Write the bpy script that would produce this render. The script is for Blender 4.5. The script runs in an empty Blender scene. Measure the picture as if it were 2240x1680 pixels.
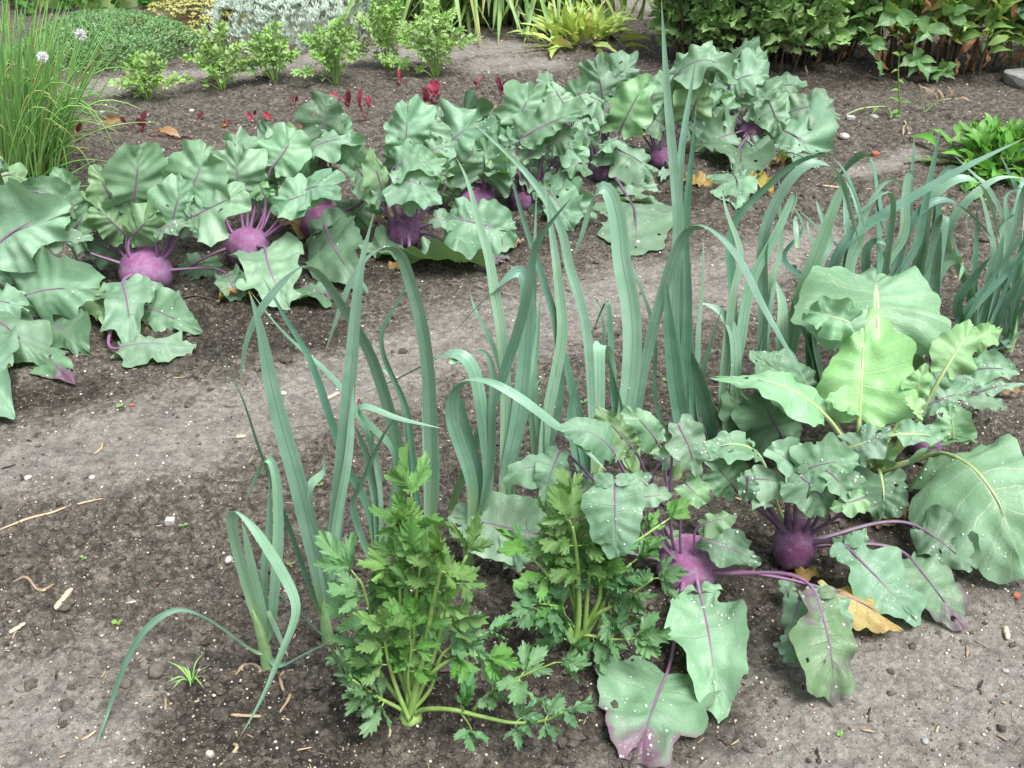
import bpy, math, random
import numpy as np
R = math.radians
rng = np.random.default_rng(7)
SC = bpy.context.scene
COL = SC.collection

# ------------------------------------------------------------------ camera
CAM_H, PITCH, HFOV = 1.25, R(31.0), R(50.0)
FPX = 1120.0 / math.tan(HFOV / 2)
CAMP = np.array([0.0, 0.0, CAM_H])
FWD = np.array([0, math.cos(PITCH), -math.sin(PITCH)])
UPV = np.array([0, math.sin(PITCH), math.cos(PITCH)])
cd = bpy.data.cameras.new('camera')
cam = bpy.data.objects.new('camera', cd)
COL.objects.link(cam)
cam.location = CAMP
cam.rotation_euler = (math.pi / 2 - PITCH, 0, 0)
cd.sensor_fit = 'HORIZONTAL'
cd.angle = HFOV
cd.clip_start = 0.05
cd.clip_end = 2000
SC.camera = cam

def ray(px, py):
    d = FWD + np.array([1.0, 0, 0]) * (px - 1120) / FPX - UPV * (py - 840) / FPX
    return d
def gp(px, py, z=0.0):
    d = ray(px, py)
    return CAMP + d * ((z - CAM_H) / d[2])
def at(px, py, Y, zmin=0.012):
    d = ray(px, py)
    p = CAMP + d * (Y / d[1])
    if p[2] < zmin:
        p = gp(px, py, zmin)
    return p
def pxm(P):            # metres per photo pixel at P
    return float(np.dot(np.asarray(P) - CAMP, FWD)) / FPX
ORG = {1: (0, 0), 2: (750, 0), 3: (1490, 0), 4: (0, 560), 5: (750, 560), 6: (1490, 560), 7: (0, 1120), 8: (750, 1120), 9: (1490, 1120), 0: (0, 0)}
KS = 750 / 2212.0
def K(k, x, y):
    if k == 0: return (x, y)
    return (ORG[k][0] + x * KS, ORG[k][1] + y * KS)
def nrm(v):
    v = np.asarray(v, float)
    n = np.linalg.norm(v)
    return v / n if n > 1e-9 else v

# ------------------------------------------------------------------ noise
def _h(ix, iy, s):
    h = (ix.astype(np.int64) * 374761393 + iy.astype(np.int64) * 668265263 + s * 974711) & 0xFFFFFFFF
    h = ((h ^ (h >> 13)) * 1274126177) & 0xFFFFFFFF
    return ((h ^ (h >> 16)) & 0xFFFF) / 65535.0
def vn(x, y, s=0):
    x = np.asarray(x, float); y = np.asarray(y, float)
    ix = np.floor(x); iy = np.floor(y)
    fx = x - ix; fy = y - iy
    fx = fx * fx * (3 - 2 * fx); fy = fy * fy * (3 - 2 * fy)
    a = _h(ix, iy, s); b = _h(ix + 1, iy, s); c = _h(ix, iy + 1, s); d = _h(ix + 1, iy + 1, s)
    return (a + (b - a) * fx) * (1 - fy) + (c + (d - c) * fx) * fy
def fbm(x, y, s=0, o=4):
    r = 0; a = .5
    for i in range(o):
        r = r + a * vn(x * 2 ** i, y * 2 ** i, s + i * 17); a *= .5
    return r

# ------------------------------------------------------------------ mesh helpers
def sgrid(nt, nu, off=0):
    i = np.arange(nt)[:, None] * (nu + 1) + np.arange(nu)[None, :]
    i = i.ravel() + off
    return np.stack([i, i + 1, i + nu + 2, i + nu + 1], 1)
class Acc:
    def __init__(s): s.V = []; s.F = []; s.U = []; s.M = []; s.n = 0
    def add(s, V, F, U=None, m=0):
        V = np.asarray(V, float)
        for f in (F if isinstance(F, list) else [F]):
            f = np.asarray(f)
            if len(f) == 0: continue
            s.F.append(f + s.n); s.M.append(np.full(len(f), m))
        s.V.append(V); s.U.append(np.zeros((len(V), 2)) if U is None else np.asarray(U, float))
        s.n += len(V)
    def build(s, name, mats, parent=None, base=(0, 0, 0), smooth=True):
        V = np.concatenate(s.V) - np.asarray(base, float)
        U = np.concatenate(s.U)
        me = bpy.data.meshes.new(name)
        lv = np.concatenate([f.ravel() for f in s.F]).astype(np.int32)
        tot = np.concatenate([np.full(len(f), f.shape[1]) for f in s.F])
        st = np.concatenate([[0], np.cumsum(tot)[:-1]]).astype(np.int32)
        me.vertices.add(len(V)); me.vertices.foreach_set('co', V.astype(np.float32).ravel())
        me.loops.add(len(lv)); me.loops.foreach_set('vertex_index', lv)
        me.polygons.add(len(st)); me.polygons.foreach_set('loop_start', st)
        me.polygons.foreach_set('material_index', np.concatenate(s.M).astype(np.int32))
        me.polygons.foreach_set('use_smooth', np.full(len(st), smooth))
        uv = me.uv_layers.new(name='UVMap')
        uv.data.foreach_set('uv', U[lv].astype(np.float32).ravel())
        me.update(calc_edges=True)
        me.validate()
        for m in (mats if isinstance(mats, (list, tuple)) else [mats]): me.materials.append(m)
        o = bpy.data.objects.new(name, me)
        COL.objects.link(o)
        if parent is not None: o.parent = parent
        else: o.location = base
        return o
def tag(o, label=None, cat=None, group=None, kind=None):
    if label: o['label'] = label
    if cat: o['category'] = cat
    if group: o['group'] = group
    if kind: o['kind'] = kind
    return o
def thing(name, loc, label, cat, group=None):
    o = bpy.data.objects.new(name, None); COL.objects.link(o)
    o.location = tuple(float(v) for v in loc); o.empty_display_size = .05
    return tag(o, label, cat, group)

def bez(P0, P1, P2, P3, n):
    t = np.linspace(0, 1, n + 1)[:, None]
    return (1 - t) ** 3 * P0 + 3 * t * (1 - t) ** 2 * P1 + 3 * t * t * (1 - t) * P2 + t ** 3 * P3
def crom(P, n):
    P = np.asarray(P, float)
    if len(P) == 2: return P[0] + (P[1] - P[0]) * np.linspace(0, 1, n + 1)[:, None]
    Q = np.vstack([2 * P[0] - P[1], P, 2 * P[-1] - P[-2]])
    d = np.concatenate([[0], np.cumsum(np.linalg.norm(np.diff(P, axis=0), axis=1) ** .6)])
    tt = np.linspace(0, d[-1], n + 1); out = []
    for t in tt:
        i = min(max(int(np.searchsorted(d, t, 'right') - 1), 0), len(P) - 2)
        u = (t - d[i]) / max(d[i + 1] - d[i], 1e-9)
        p0, p1, p2, p3 = Q[i], Q[i + 1], Q[i + 2], Q[i + 3]
        out.append(.5 * (2 * p1 + (p2 - p0) * u + (2 * p0 - 5 * p1 + 4 * p2 - p3) * u * u + (3 * p1 - p0 - 3 * p2 + p3) * u ** 3))
    return np.array(out)
def tube(C, rad, ns=7, ridges=0):
    C = np.asarray(C, float); n = len(C)
    T = np.gradient(C, axis=0); T /= np.linalg.norm(T, axis=1)[:, None] + 1e-12
    ref = np.array([0.3, -1, .2]) if abs(T[0] @ nrm([.3, -1, .2])) < .9 else np.array([1., 0, 0])
    X = ref - (T @ ref)[:, None] * T; X /= np.linalg.norm(X, axis=1)[:, None] + 1e-12
    Y = np.cross(T, X)
    a = np.arange(ns + 1) / ns * 2 * math.pi
    r = np.broadcast_to(np.asarray(rad, float), (n,))[:, None]
    rr = r * (1 + (ridges * (np.arange(ns + 1) % 2))[None, :])
    V = C[:, None, :] + (rr * np.cos(a))[..., None] * X[:, None, :] + (rr * np.sin(a))[..., None] * Y[:, None, :]
    U = np.stack(np.broadcast_arrays((np.arange(ns + 1) / ns)[None, :], np.linspace(0, 1, n)[:, None]), -1)
    V = V.reshape(-1, 3); U = U.reshape(-1, 2)
    F = sgrid(n - 1, ns)
    cap = [np.arange(ns)[None, ::-1], (np.arange(ns) + (n - 1) * (ns + 1))[None, :]]
    return V, [F] + cap, U

PROF = {
 'k': ([0, .07, .18, .32, .48, .62, .76, .88, 1], [.5, .78, .95, 1.0, .97, .88, .78, .7, None]),
 'k2': ([0, .08, .17, .27, .40, .52, .64, .76, .88, 1], [.45, .8, .62, .95, 1.0, .8, .92, .68, .74, None]),
 'k3': ([0, .07, .18, .3, .42, .55, .68, .8, .9, 1], [.6, .85, .9, 1.0, .86, .95, .72, .78, .6, None]),
 'l': ([0, .07, .15, .22, .32, .45, .55, .62, .74, .87, 1], [.35, .6, .55, .4, .85, 1.0, .88, .68, .86, .7, None]),
 'o': ([0, .07, .18, .32, .48, .62, .76, .88, 1], [.3, .55, .85, 1.0, 1.0, .9, .76, .6, None]),
 'lance': ([0, .1, .3, .5, .7, .85, 1], [.12, .35, .8, 1, .85, .6, None]),
 'spat': ([0, .1, .3, .5, .7, .85, 1], [.2, .25, .45, .8, 1.0, .9, None]),
 'c': ([0, .1, .22, .34, .42, .52, .64, .72, .84, 1], [.08, .3, .85, 1.0, .5, .62, .98, .5, .7, None]),
 'w': ([0, .15, .35, .55, .75, .9, 1], [.06, .22, .5, .8, 1.0, .95, None]),
 'm': ([0, .08, .2, .32, .4, .5, .62, .7, .82, 1], [.1, .3, .75, 1.0, .55, .65, .95, .6, .75, None]),
}
def blade(B, T, w, N0, roll=0., arch=.08, shape='k', nt=28, nu=16, seed=0, ruf=.07, cup=-.02, edge=.09, teeth=.03, nteeth=24, quilt=.012, ktip=.8, a0=-38, zmin=.006, sag=0.):
    rr = np.random.default_rng(seed)
    B = np.asarray(B, float); T = np.asarray(T, float)
    ax = T - B; L = np.linalg.norm(ax); ax = ax / L
    N = N0 - (N0 @ ax) * ax
    if np.linalg.norm(N) < .05: N = np.array([0, -1., .3]) - (np.array([0, -1., .3]) @ ax) * ax
    N = nrm(N); S = np.cross(ax, N)
    c, s = math.cos(R(roll)), math.sin(R(roll))
    N, S = N * c + S * s, S * c - N * s
    t = np.linspace(0, 1, nt + 1)
    tk = t * ktip
    Cc = B + ax * (tk * L)[:, None] + N * (arch * L * 4 * tk * (1 - tk))[:, None]
    Cc = Cc + S * ((rr.normal() * .03) * L * np.sin(math.pi * tk))[:, None]
    Cc[:, 2] -= sag * L * tk ** 2
    Tn = np.gradient(Cc, axis=0); Tn /= np.linalg.norm(Tn, axis=1)[:, None]
    Nn = np.cross(S, Tn); Nn = np.cross(np.broadcast_to(S, Tn.shape), Tn) * 1.0
    if (Nn[nt // 2] @ N) < 0: Nn = -Nn
    xs, ys = PROF[shape]
    ys = [y for y in ys]; ys[-1] = (1 - ktip) * L / (w / 2)
    prof = np.interp(t, xs, ys)
    # light smoothing
    prof[1:-1] = (prof[:-2] + 2 * prof[1:-1] + prof[2:]) / 4
    ang = R(a0) + (math.pi / 2 - R(a0)) * t ** 1.35
    u = np.linspace(-1, 1, nu + 1)
    sgn = np.sign(u)[None, :]; au = np.abs(u)[None, :]
    Rm = np.zeros((nt + 1, nu + 1)); ph = rr.random(8) * 6.28; asym = rr.normal() * edge * .6; curl = rr.normal(size=2) * edge * 1.1; fold = rr.normal() * edge * .9; tipc = rr.normal() * edge * .5
    for side in (-1, 1):
        k = 0 if side < 0 else 10
        e = 1 + edge * 2.4 * (vn(t * 4.5 + ph[0] * 3 + k, t * 0 + seed % 97) - .5) + edge * 1.7 * (vn(t * 11 + ph[1] * 3 + k, t * 0 + 5) - .5) + asym * (1 if side < 0 else -1)
        e = e + teeth * (np.abs(((t * nteeth + ph[2]) % 1) - .5) * 4 - 1)
        fade = np.clip((1 - t) * 10, 0, 1); e = 1 + (e - 1) * (fade * .85 + .15)
        m = (u < 0) if side < 0 else (u >= 0)
        Rm[:, m] = (prof * e)[:, None] * (w / 2)
    ca = np.cos(ang)[:, None]; sa = np.sin(ang)[:, None]
    rad = Rm * au
    V = Cc[:, None, :] + (rad * ca * sgn)[..., None] * S + (rad * sa)[..., None] * Tn[:, None, :]
    f1, f2 = 2.2 + rr.random() * 1.5, 5 + rr.random() * 3
    pl = np.where(u < 0, ph[3], ph[4])[None, :]; p2 = np.where(u < 0, ph[5], ph[6])[None, :]
    tt = t[:, None]
    off = w * ruf * au ** 1.6 * (np.sin(6.28 * f1 * tt + pl) + .55 * au * np.sin(6.28 * f2 * tt + p2))
    off = off + (cup + np.where(u < 0, curl[0], curl[1])[None, :] * np.sin(3.1 * tt ** .8)) * w * au ** 1.8
    off = off + fold * w * au * .5 * np.sin(3.1 * tt ** .7) - abs(tipc) * w * tt ** 3
    off = off + quilt * w * (np.cos(6.28 * 6.5 * tt + np.where(u > 0, 3.14, 0)[None, :] + 2.5 * vn(tt * 3 + ph[2], au * 2))) * np.sin(np.clip(au, 0, 1) * 3.1)
    off = off + w * (.06 * (vn(tt * 3 + ph[7], u[None, :] * 2 + 3, seed % 50) - .5) + .045 * (vn(tt * 8 + ph[6], u[None, :] * 5 + 3, seed % 41) - .5)) * np.minimum(1, au * 3)
    off = off * np.clip((1.15 - tt) * 3, 0.25, 1)
    V = V + off[..., None] * Nn[:, None, :]
    V = V.reshape(-1, 3)
    if zmin is not None:
        low = V[:, 2] < zmin
        V[low, 2] = zmin + (V[low, 2] - zmin) * .06 * 0 + rr.random(low.sum()) * .002
    U = np.stack(np.broadcast_arrays((u[None, :] + 1) / 2, t[:, None]), -1).reshape(-1, 2)
    F = sgrid(nt, nu)
    # make faces point along N
    p = F[(nt // 2) * nu + nu // 4]
    fn = np.cross(V[p[1]] - V[p[0]], V[p[3]] - V[p[0]])
    if fn @ N < 0: F = F[:, ::-1]
    return V, F, U, Cc, Nn, N

def strap(P, w, seed=0, mix=.5, tw0=0., tw1=0., keel=.16, n=34, nu=6, base=.75, tipw=.02, blunt=False, s0=None, smooth=0):
    C = crom(P, n)
    for _ in range(smooth):
        C[1:-1] = C[:-2] * .25 + C[1:-1] * .5 + C[2:] * .25
    rr = np.random.default_rng(seed)
    T = np.gradient(C, axis=0); T /= np.linalg.norm(T, axis=1)[:, None] + 1e-12
    if s0 is None:
        Hh = C[-1] - C[0]; Hh[2] = 0
        mid = C[n // 2] - C[0]; mid[2] = 0
        Hh = Hh + mid
        per = nrm([-Hh[1], Hh[0], 0]) if np.linalg.norm(Hh) > 1e-6 else np.array([1., 0, 0])
        if per[0] < 0: per = -per
        s0 = nrm(per * (1 - mix) + np.array([1., 0, 0]) * mix)
    S = np.zeros_like(C); prev = np.asarray(s0, float)
    for i in range(n + 1):
        v = (.75 * prev + .25 * s0); v = v - (v @ T[i]) * T[i]
        if np.linalg.norm(v) < .15: v = prev - (prev @ T[i]) * T[i]
        prev = nrm(v); S[i] = prev
    N = np.cross(S, T)
    t = np.linspace(0, 1, n + 1)
    phi = np.radians(tw0 + (tw1 - tw0) * t) + .10 * np.sin(t * 4 + rr.random() * 6)
    S2 = S * np.cos(phi)[:, None] + N * np.sin(phi)[:, None]
    N2 = N * np.cos(phi)[:, None] - S * np.sin(phi)[:, None]
    wp = np.interp(t, [0, .12, .35, .6, .8, .92, 1], [base, .9, 1, .88, .6, .28, tipw])
    if blunt: wp = np.interp(t, [0, .12, .35, .8, 1], [base, .9, 1, .95, .8])
    u = np.linspace(-1, 1, nu + 1)
    kk = keel * (1.25 - .5 * t)
    V = C[:, None, :] + (wp[:, None] * u[None, :] * w / 2)[..., None] * S2[:, None, :] + (wp[:, None] * w * kk[:, None] * (np.abs(u)[None, :] ** 1.2))[..., None] * N2[:, None, :]
    V[..., 2] = np.maximum(V[..., 2], .005)
    U = np.stack(np.broadcast_arrays((u[None, :] + 1) / 2, t[:, None]), -1).reshape(-1, 2)
    return V.reshape(-1, 3), sgrid(n, nu), U, C

def drops(acc, V, F, count, rr, rmin, rmax, m, region=None, zup=True):
    """beads of water standing on the upper side of a blade"""
    a = V[F[:, 1]] - V[F[:, 0]]; b = V[F[:, 3]] - V[F[:, 0]]
    n = np.cross(a, b); ar = np.linalg.norm(n, axis=1); n = n / (ar[:, None] + 1e-12)
    flip = n[:, 2] < 0; nn = np.where(flip[:, None], -n, n)
    wgt = ar * np.clip(nn[:, 2], .05, 1)
    # clusters
    cen = V[F].mean(1)
    cl = cen[rr.integers(0, len(F), 4)]
    d = np.min(np.linalg.norm(cen[:, None] - cl[None], axis=2), axis=1)
    wgt = wgt * (.06 + np.exp(-(d / .025) ** 2))
    idx = rr.choice(len(F), count, p=wgt / wgt.sum())
    for i in idx:
        uv = rr.random(2)
        q = V[F[i]]
        p = (q[0] * (1 - uv[0]) + q[1] * uv[0]) * (1 - uv[1]) + (q[3] * (1 - uv[0]) + q[2] * uv[0]) * uv[1]
        r = rmin + (rmax - rmin) * rr.random() ** 3.5
        z = nn[i]; x = nrm(np.cross(z, [.3, 1, .1])); y = np.cross(z, x)
        ang = np.arange(6) / 6 * 6.283
        ring = lambda rad, h: p + rad * (np.cos(ang)[:, None] * x + np.sin(ang)[:, None] * y) + z * h
        vv = np.vstack([ring(r, 0.0), ring(r * .85, r * .5), (p + z * r * .8)[None]])
        k = np.arange(6); k2 = (k + 1) % 6
        acc.add(vv, [np.stack([k, k2, k2 + 6, k + 6], 1), np.stack([k + 6, k2 + 6, np.full(6, 12)], 1)], None, m)

# ------------------------------------------------------------------ materials
class NT:
    def __init__(s, name):
        s.m = bpy.data.materials.new(name); s.m.use_nodes = True
        s.t = s.m.node_tree; s.t.nodes.clear()
    def n(s, typ, **kw):
        o = s.t.nodes.new(typ)
        for k, v in kw.items(): setattr(o, k, v)
        return o
    def put(s, inp, v):
        if v is None: return
        if hasattr(v, 'links'): s.t.links.new(v, inp)
        else:
            if inp.type == 'RGBA' and len(v) == 3: v = (*v, 1)
            inp.default_value = v
    def math(s, op, a, b=None, c=None, clamp=False):
        o = s.n('ShaderNodeMath', operation=op, use_clamp=clamp)
        for i, v in enumerate((a, b, c)): s.put(o.inputs[i], v)
        return o.outputs[0]
    def rng(s, v, a, b, c=0., d=1.):
        o = s.n('ShaderNodeMapRange', interpolation_type='SMOOTHSTEP')
        for i, x in enumerate((v, a, b, c, d)): s.put(o.inputs[i], x)
        return o.outputs[0]
    def mix(s, f, a, b, bt='MIX'):
        o = s.n('ShaderNodeMix', data_type='RGBA', blend_type=bt)
        s.put(o.inputs[0], f); s.put(o.inputs[6], a); s.put(o.inputs[7], b)
        return o.outputs[2]
    def noise(s, vec, scale, detail=3., rough=.55, out=0):
        o = s.n('ShaderNodeTexNoise'); s.put(o.inputs['Vector'], vec)
        o.inputs['Scale'].default_value = scale; o.inputs['Detail'].default_value = detail; o.inputs['Roughness'].default_value = rough
        return o.outputs[out]
    def co(s, w='Object'): return s.n('ShaderNodeTexCoord').outputs[w]
    def geo(s, w): return s.n('ShaderNodeNewGeometry').outputs[w]
    def bump(s, h, strength=.3, dist=.002):
        o = s.n('ShaderNodeBump'); o.inputs['Strength'].default_value = strength; o.inputs['Distance'].default_value = dist
        s.put(o.inputs['Height'], h); return o.outputs[0]
    def bsdf(s, col, rough=.5, spec=.5, normal=None, **kw):
        o = s.n('ShaderNodeBsdfPrincipled')
        s.put(o.inputs['Base Color'], col); s.put(o.inputs['Roughness'], rough); s.put(o.inputs['Specular IOR Level'], spec)
        if normal is not None: s.put(o.inputs['Normal'], normal)
        for k, v in kw.items(): s.put(o.inputs[k], v)
        return o.outputs[0]
    def out(s, sh):
        o = s.n('ShaderNodeOutputMaterial'); s.put(o.inputs[0], sh); return s.m
    def rnd(s): return s.n('ShaderNodeObjectInfo').outputs['Random']

def vary(T, col, amt=.19):
    """per-object brightness / hue drift"""
    r = T.rnd()
    h = T.n('ShaderNodeHueSaturation')
    T.put(h.inputs['Hue'], T.math('ADD', .5 - .012, T.math('MULTIPLY', T.math('FRACT', T.math('MULTIPLY', r, 7.3)), .024)))
    T.put(h.inputs['Saturation'], T.math('ADD', .9, T.math('MULTIPLY', T.math('FRACT', T.math('MULTIPLY', r, 3.7)), .2)))
    T.put(h.inputs['Value'], T.math('ADD', 1 - amt, T.math('MULTIPLY', r, 2 * amt)))
    T.put(h.inputs['Color'], col)
    return h.outputs[0]

def leafmat(name, col, col2, under, trans, vein, veinw=.022, nv=7, vstr=.75, sstr=.5, tf=.28, rough=.42, spec=.5, edge=None, edgew=(.72, 1.0), spots=None, patch=None, tstr=.13):
    T = NT(name)
    uv = T.co('UV'); sp = T.n('ShaderNodeSeparateXYZ'); T.put(sp.inputs[0], uv)
    U, V = sp.outputs[0], sp.outputs[1]
    a = T.math('MULTIPLY', T.math('ABSOLUTE', T.math('SUBTRACT', U, .5)), 2.)
    side = T.math('MULTIPLY', T.math('GREATER_THAN', U, .5), .5)
    mid = T.math('MULTIPLY', T.rng(a, veinw * .5, veinw * 2.2, 1., 0.), T.rng(V, .6, 1.05, 1., .1))
    ob = T.co('Object')
    wob = T.math('MULTIPLY', T.math('SUBTRACT', T.noise(ob, 30., 2.), .5), .5)
    s = T.math('FRACT', T.math('ADD', T.math('ADD', T.math('MULTIPLY', V, float(nv)), side), wob))
    d = T.math('ABSOLUTE', T.math('SUBTRACT', s, .5))
    sec = T.math('MULTIPLY', T.rng(d, .45, .495), T.rng(a, .0, 1.0, 1., .15))
    vo = T.n('ShaderNodeTexVoronoi', feature='DISTANCE_TO_EDGE'); mp = T.n('ShaderNodeMapping')
    T.put(mp.inputs[0], uv); mp.inputs[3].default_value = (19, 30, 1); T.put(vo.inputs['Vector'], mp.outputs[0]); vo.inputs['Scale'].default_value = 1.
    ter = T.rng(vo.outputs['Distance'], .0, .09, 1., 0.)
    n1 = T.noise(ob, 18., 4.); n2 = T.noise(ob, 90., 3.)
    base = T.mix(T.rng(n1, .35, .68), col, col2)
    base = T.mix(T.math('MULTIPLY', T.rng(n2, .45, .7), .25), base, tuple(min(1, c * 1.35) for c in col))
    if patch:
        base = T.mix(T.rng(T.noise(ob, 11., 3.), .5, .62), base, patch)
    if edge:
        ed = T.math('ADD', T.math('MAXIMUM', T.math('MULTIPLY', a, T.math('ADD', .55, T.math('MULTIPLY', V, .45))), V), T.math('MULTIPLY', T.math('SUBTRACT', n1, .5), .7))
        base = T.mix(T.rng(ed, edgew[0], edgew[1]), base, edge)
    base = T.mix(T.math('MULTIPLY', ter, tstr), base, tuple(c * .78 for c in col))
    if spots:
        sn = T.n('ShaderNodeTexVoronoi'); T.put(sn.inputs['Vector'], ob); sn.inputs['Scale'].default_value = 130.
        base = T.mix(T.math('MULTIPLY', T.rng(sn.outputs['Distance'], .12, .28, 1., 0.), T.rng(n1, .4, .6)), base, spots)
    under_c = T.mix(T.geo('Backfacing'), base, T.mix(.6, base, under))
    vf = T.math('MAXIMUM', T.math('MULTIPLY', mid, vstr), T.math('MULTIPLY', sec, sstr))
    c = T.mix(vf, under_c, vein)
    c = vary(T, c)
    hgt = T.math('ADD', T.math('MULTIPLY', T.math('MAXIMUM', mid, sec), -1.), T.math('ADD', T.math('MULTIPLY', ter, -.3), T.math('MULTIPLY', n2, .7)))
    nb = T.bump(hgt, .45, .0016)
    p = T.bsdf(c, T.math('ADD', rough, T.math('MULTIPLY', T.math('SUBTRACT', n1, .5), .3)), spec, nb)
    tr = T.n('ShaderNodeBsdfTranslucent'); T.put(tr.inputs[0], T.mix(vf, trans, T.mix(.5, trans, vein))); T.put(tr.inputs[1], nb)
    mx = T.n('ShaderNodeMixShader'); mx.inputs[0].default_value = tf
    T.put(mx.inputs[1], p); T.put(mx.inputs[2], tr.outputs[0])
    return T.out(mx.outputs[0])

def strapmat(name, col, col2, base, tip, trans, rough=.36, tf=.2, strs=.35):
    T = NT(name)
    uv = T.co('UV'); sp = T.n('ShaderNodeSeparateXYZ'); T.put(sp.inputs[0], uv)
    U, V = sp.outputs[0], sp.outputs[1]
    a = T.math('ABSOLUTE', T.math('SUBTRACT', U, .5))
    ob = T.co('Object'); n1 = T.noise(ob, 16., 3.)
    mp = T.n('ShaderNodeMapping'); T.put(mp.inputs[0], uv); mp.inputs[3].default_value = (22, .8, 1)
    st = T.noise(mp.outputs[0], 1., 2.)
    c = T.mix(T.rng(n1, .35, .7), col, col2)
    c = T.mix(T.math('MULTIPLY', T.rng(st, .35, .65), strs), c, tuple(x * .6 for x in col))
    c = T.mix(T.math('MULTIPLY', T.rng(a, .012, .05, 1., 0.), .55), c, tuple(x * .45 for x in col))
    c = T.mix(T.rng(V, .02, .2, .85, 0.), c, base)
    c = T.mix(T.rng(V, .965, .99), c, tip)
    c = vary(T, c, .16)
    nb = T.bump(T.math('ADD', st, T.math('MULTIPLY', n1, .3)), .35, .001)
    p = T.bsdf(c, rough, .5, nb)
    tr = T.n('ShaderNodeBsdfTranslucent'); T.put(tr.inputs[0], trans)
    mx = T.n('ShaderNodeMixShader'); mx.inputs[0].default_value = tf
    T.put(mx.inputs[1], p); T.put(mx.inputs[2], tr.outputs[0])
    return T.out(mx.outputs[0])

def plain(name, c1, c2, scale=40., rough=.6, spec=.4, bump=.3, tf=0., trans=None, dist=.002, island=0., detail=4.):
    T = NT(name); ob = T.co('Object')
    n = T.noise(ob, scale, detail)
    c = T.mix(T.rng(n, .35, .65), c1, c2)
    if island:
        r = T.geo('Random Per Island')
        h = T.n('ShaderNodeHueSaturation'); T.put(h.inputs['Color'], c)
        T.put(h.inputs['Value'], T.math('ADD', 1 - island, T.math('MULTIPLY', r, 2 * island)))
        T.put(h.inputs['Hue'], T.math('ADD', .49, T.math('MULTIPLY', T.math('FRACT', T.math('MULTIPLY', r, 9.7)), .02)))
        c = h.outputs[0]
    nb = T.bump(n, bump, dist)
    p = T.bsdf(c, rough, spec, nb)
    if tf:
        tr = T.n('ShaderNodeBsdfTranslucent'); T.put(tr.inputs[0], trans)
        mx = T.n('ShaderNodeMixShader'); mx.inputs[0].default_value = tf
        T.put(mx.inputs[1], p); T.put(mx.inputs[2], tr.outputs[0]); p = mx.outputs[0]
    return T.out(p)

PURP = (.20, .075, .19)
M = {}
M['g'] = leafmat('kohlrabi_leaf_blue_green', (.195, .355, .22), (.30, .475, .33), (.16, .30, .13), (.20, .40, .09), (.27, .17, .27), sstr=.12, vstr=.8)
M['d'] = leafmat('kohlrabi_leaf_dull_green', (.125, .24, .14), (.185, .315, .205), (.12, .22, .09), (.12, .24, .05), (.19, .12, .19), sstr=.2)
M['y'] = leafmat('kohlrabi_leaf_young_green', (.19, .36, .16), (.25, .44, .24), (.15, .32, .10), (.24, .42, .07), (.22, .16, .18), sstr=.12, tf=.22)
M['p'] = leafmat('kohlrabi_leaf_purple_edge', (.165, .32, .18), (.23, .40, .25), (.15, .26, .12), (.18, .28, .08), (.17, .08, .17), edge=(.20, .11, .175), edgew=(.60, .92), spots=(.3, .3, .2), sstr=.35)
M['pp'] = leafmat('kohlrabi_leaf_purple_patch', (.165, .34, .15), (.23, .40, .22), (.15, .26, .12), (.18, .28, .08), (.14, .06, .15), edge=(.21, .12, .18), edgew=(.75, 1.05), patch=(.22, .17, .20), spots=(.38, .32, .16), sstr=.4)
M['yel'] = leafmat('yellowed_leaf', (.40, .31, .11), (.42, .25, .09), (.4, .3, .08), (.5, .35, .05), (.12, .06, .08), spots=(.06, .04, .02), patch=(.42, .34, .12), sstr=.35)
M['br'] = leafmat('withered_leaf', (.32, .20, .09), (.42, .31, .16), (.3, .2, .1), (.3, .2, .08), (.2, .1, .05), spots=(.1, .05, .03), rough=.7, spec=.2)
M['c'] = leafmat('cabbage_leaf_pale_green', (.235, .46, .25), (.31, .54, .345), (.19, .40, .16), (.26, .42, .10), (.60, .68, .47), veinw=.026, sstr=.7, vstr=1., tf=.22)
M['cy'] = leafmat('cabbage_leaf_bright_green', (.27, .52, .22), (.34, .59, .29), (.23, .41, .16), (.26, .42, .08), (.56, .66, .40), veinw=.026, sstr=.7, vstr=1., tf=.2)
M['leek'] = strapmat('leek_leaf', (.19, .36, .255), (.27, .47, .36), (.32, .48, .22), (.38, .33, .16), (.16, .30, .09))
M['leekl'] = strapmat('leek_leaf_light', (.27, .485, .335), (.35, .57, .43), (.36, .53, .25), (.38, .33, .16), (.22, .38, .09))
M['leekd'] = strapmat('leek_leaf_deep', (.125, .275, .195), (.19, .365, .275), (.28, .44, .19), (.38, .33, .16), (.10, .22, .06))
M['shaft'] = plain('leek_shaft', (.22, .38, .16), (.32, .47, .24), 60, .4)
M['pet'] = plain('purple_leaf_stalk', (.26, .11, .24), (.21, .135, .225), 40, .4, .5)
M['petd'] = plain('dusky_leaf_stalk', (.13, .07, .13), (.17, .12, .17), 40, .45, .4)
M['petg'] = plain('pale_green_leaf_stalk', (.33, .45, .18), (.42, .52, .27), 40, .4, .5)
M['celery'] = leafmat('celery_leaf', (.15, .33, .085), (.215, .41, .13), (.17, .33, .1), (.18, .36, .05), (.22, .40, .11), sstr=.35, tf=.32, rough=.36, nv=6)
M['celeryd'] = leafmat('celery_leaf_deep', (.115, .27, .11), (.175, .34, .165), (.13, .25, .08), (.14, .28, .03), (.18, .33, .12), sstr=.35, tf=.25, rough=.36, nv=6)
M['cstalk'] = plain('celery_stalk', (.22, .38, .09), (.31, .47, .15), 50, .4, .5)
def wet():
    T = NT('dew_water')
    return T.out(T.bsdf((.86, .93, .90), .03, 1., None, **{'Transmission Weight': .55, 'IOR': 1.33}))  # whitish body colour stands in for bright sky mirrored in the drops
M['dew'] = wet()
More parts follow.
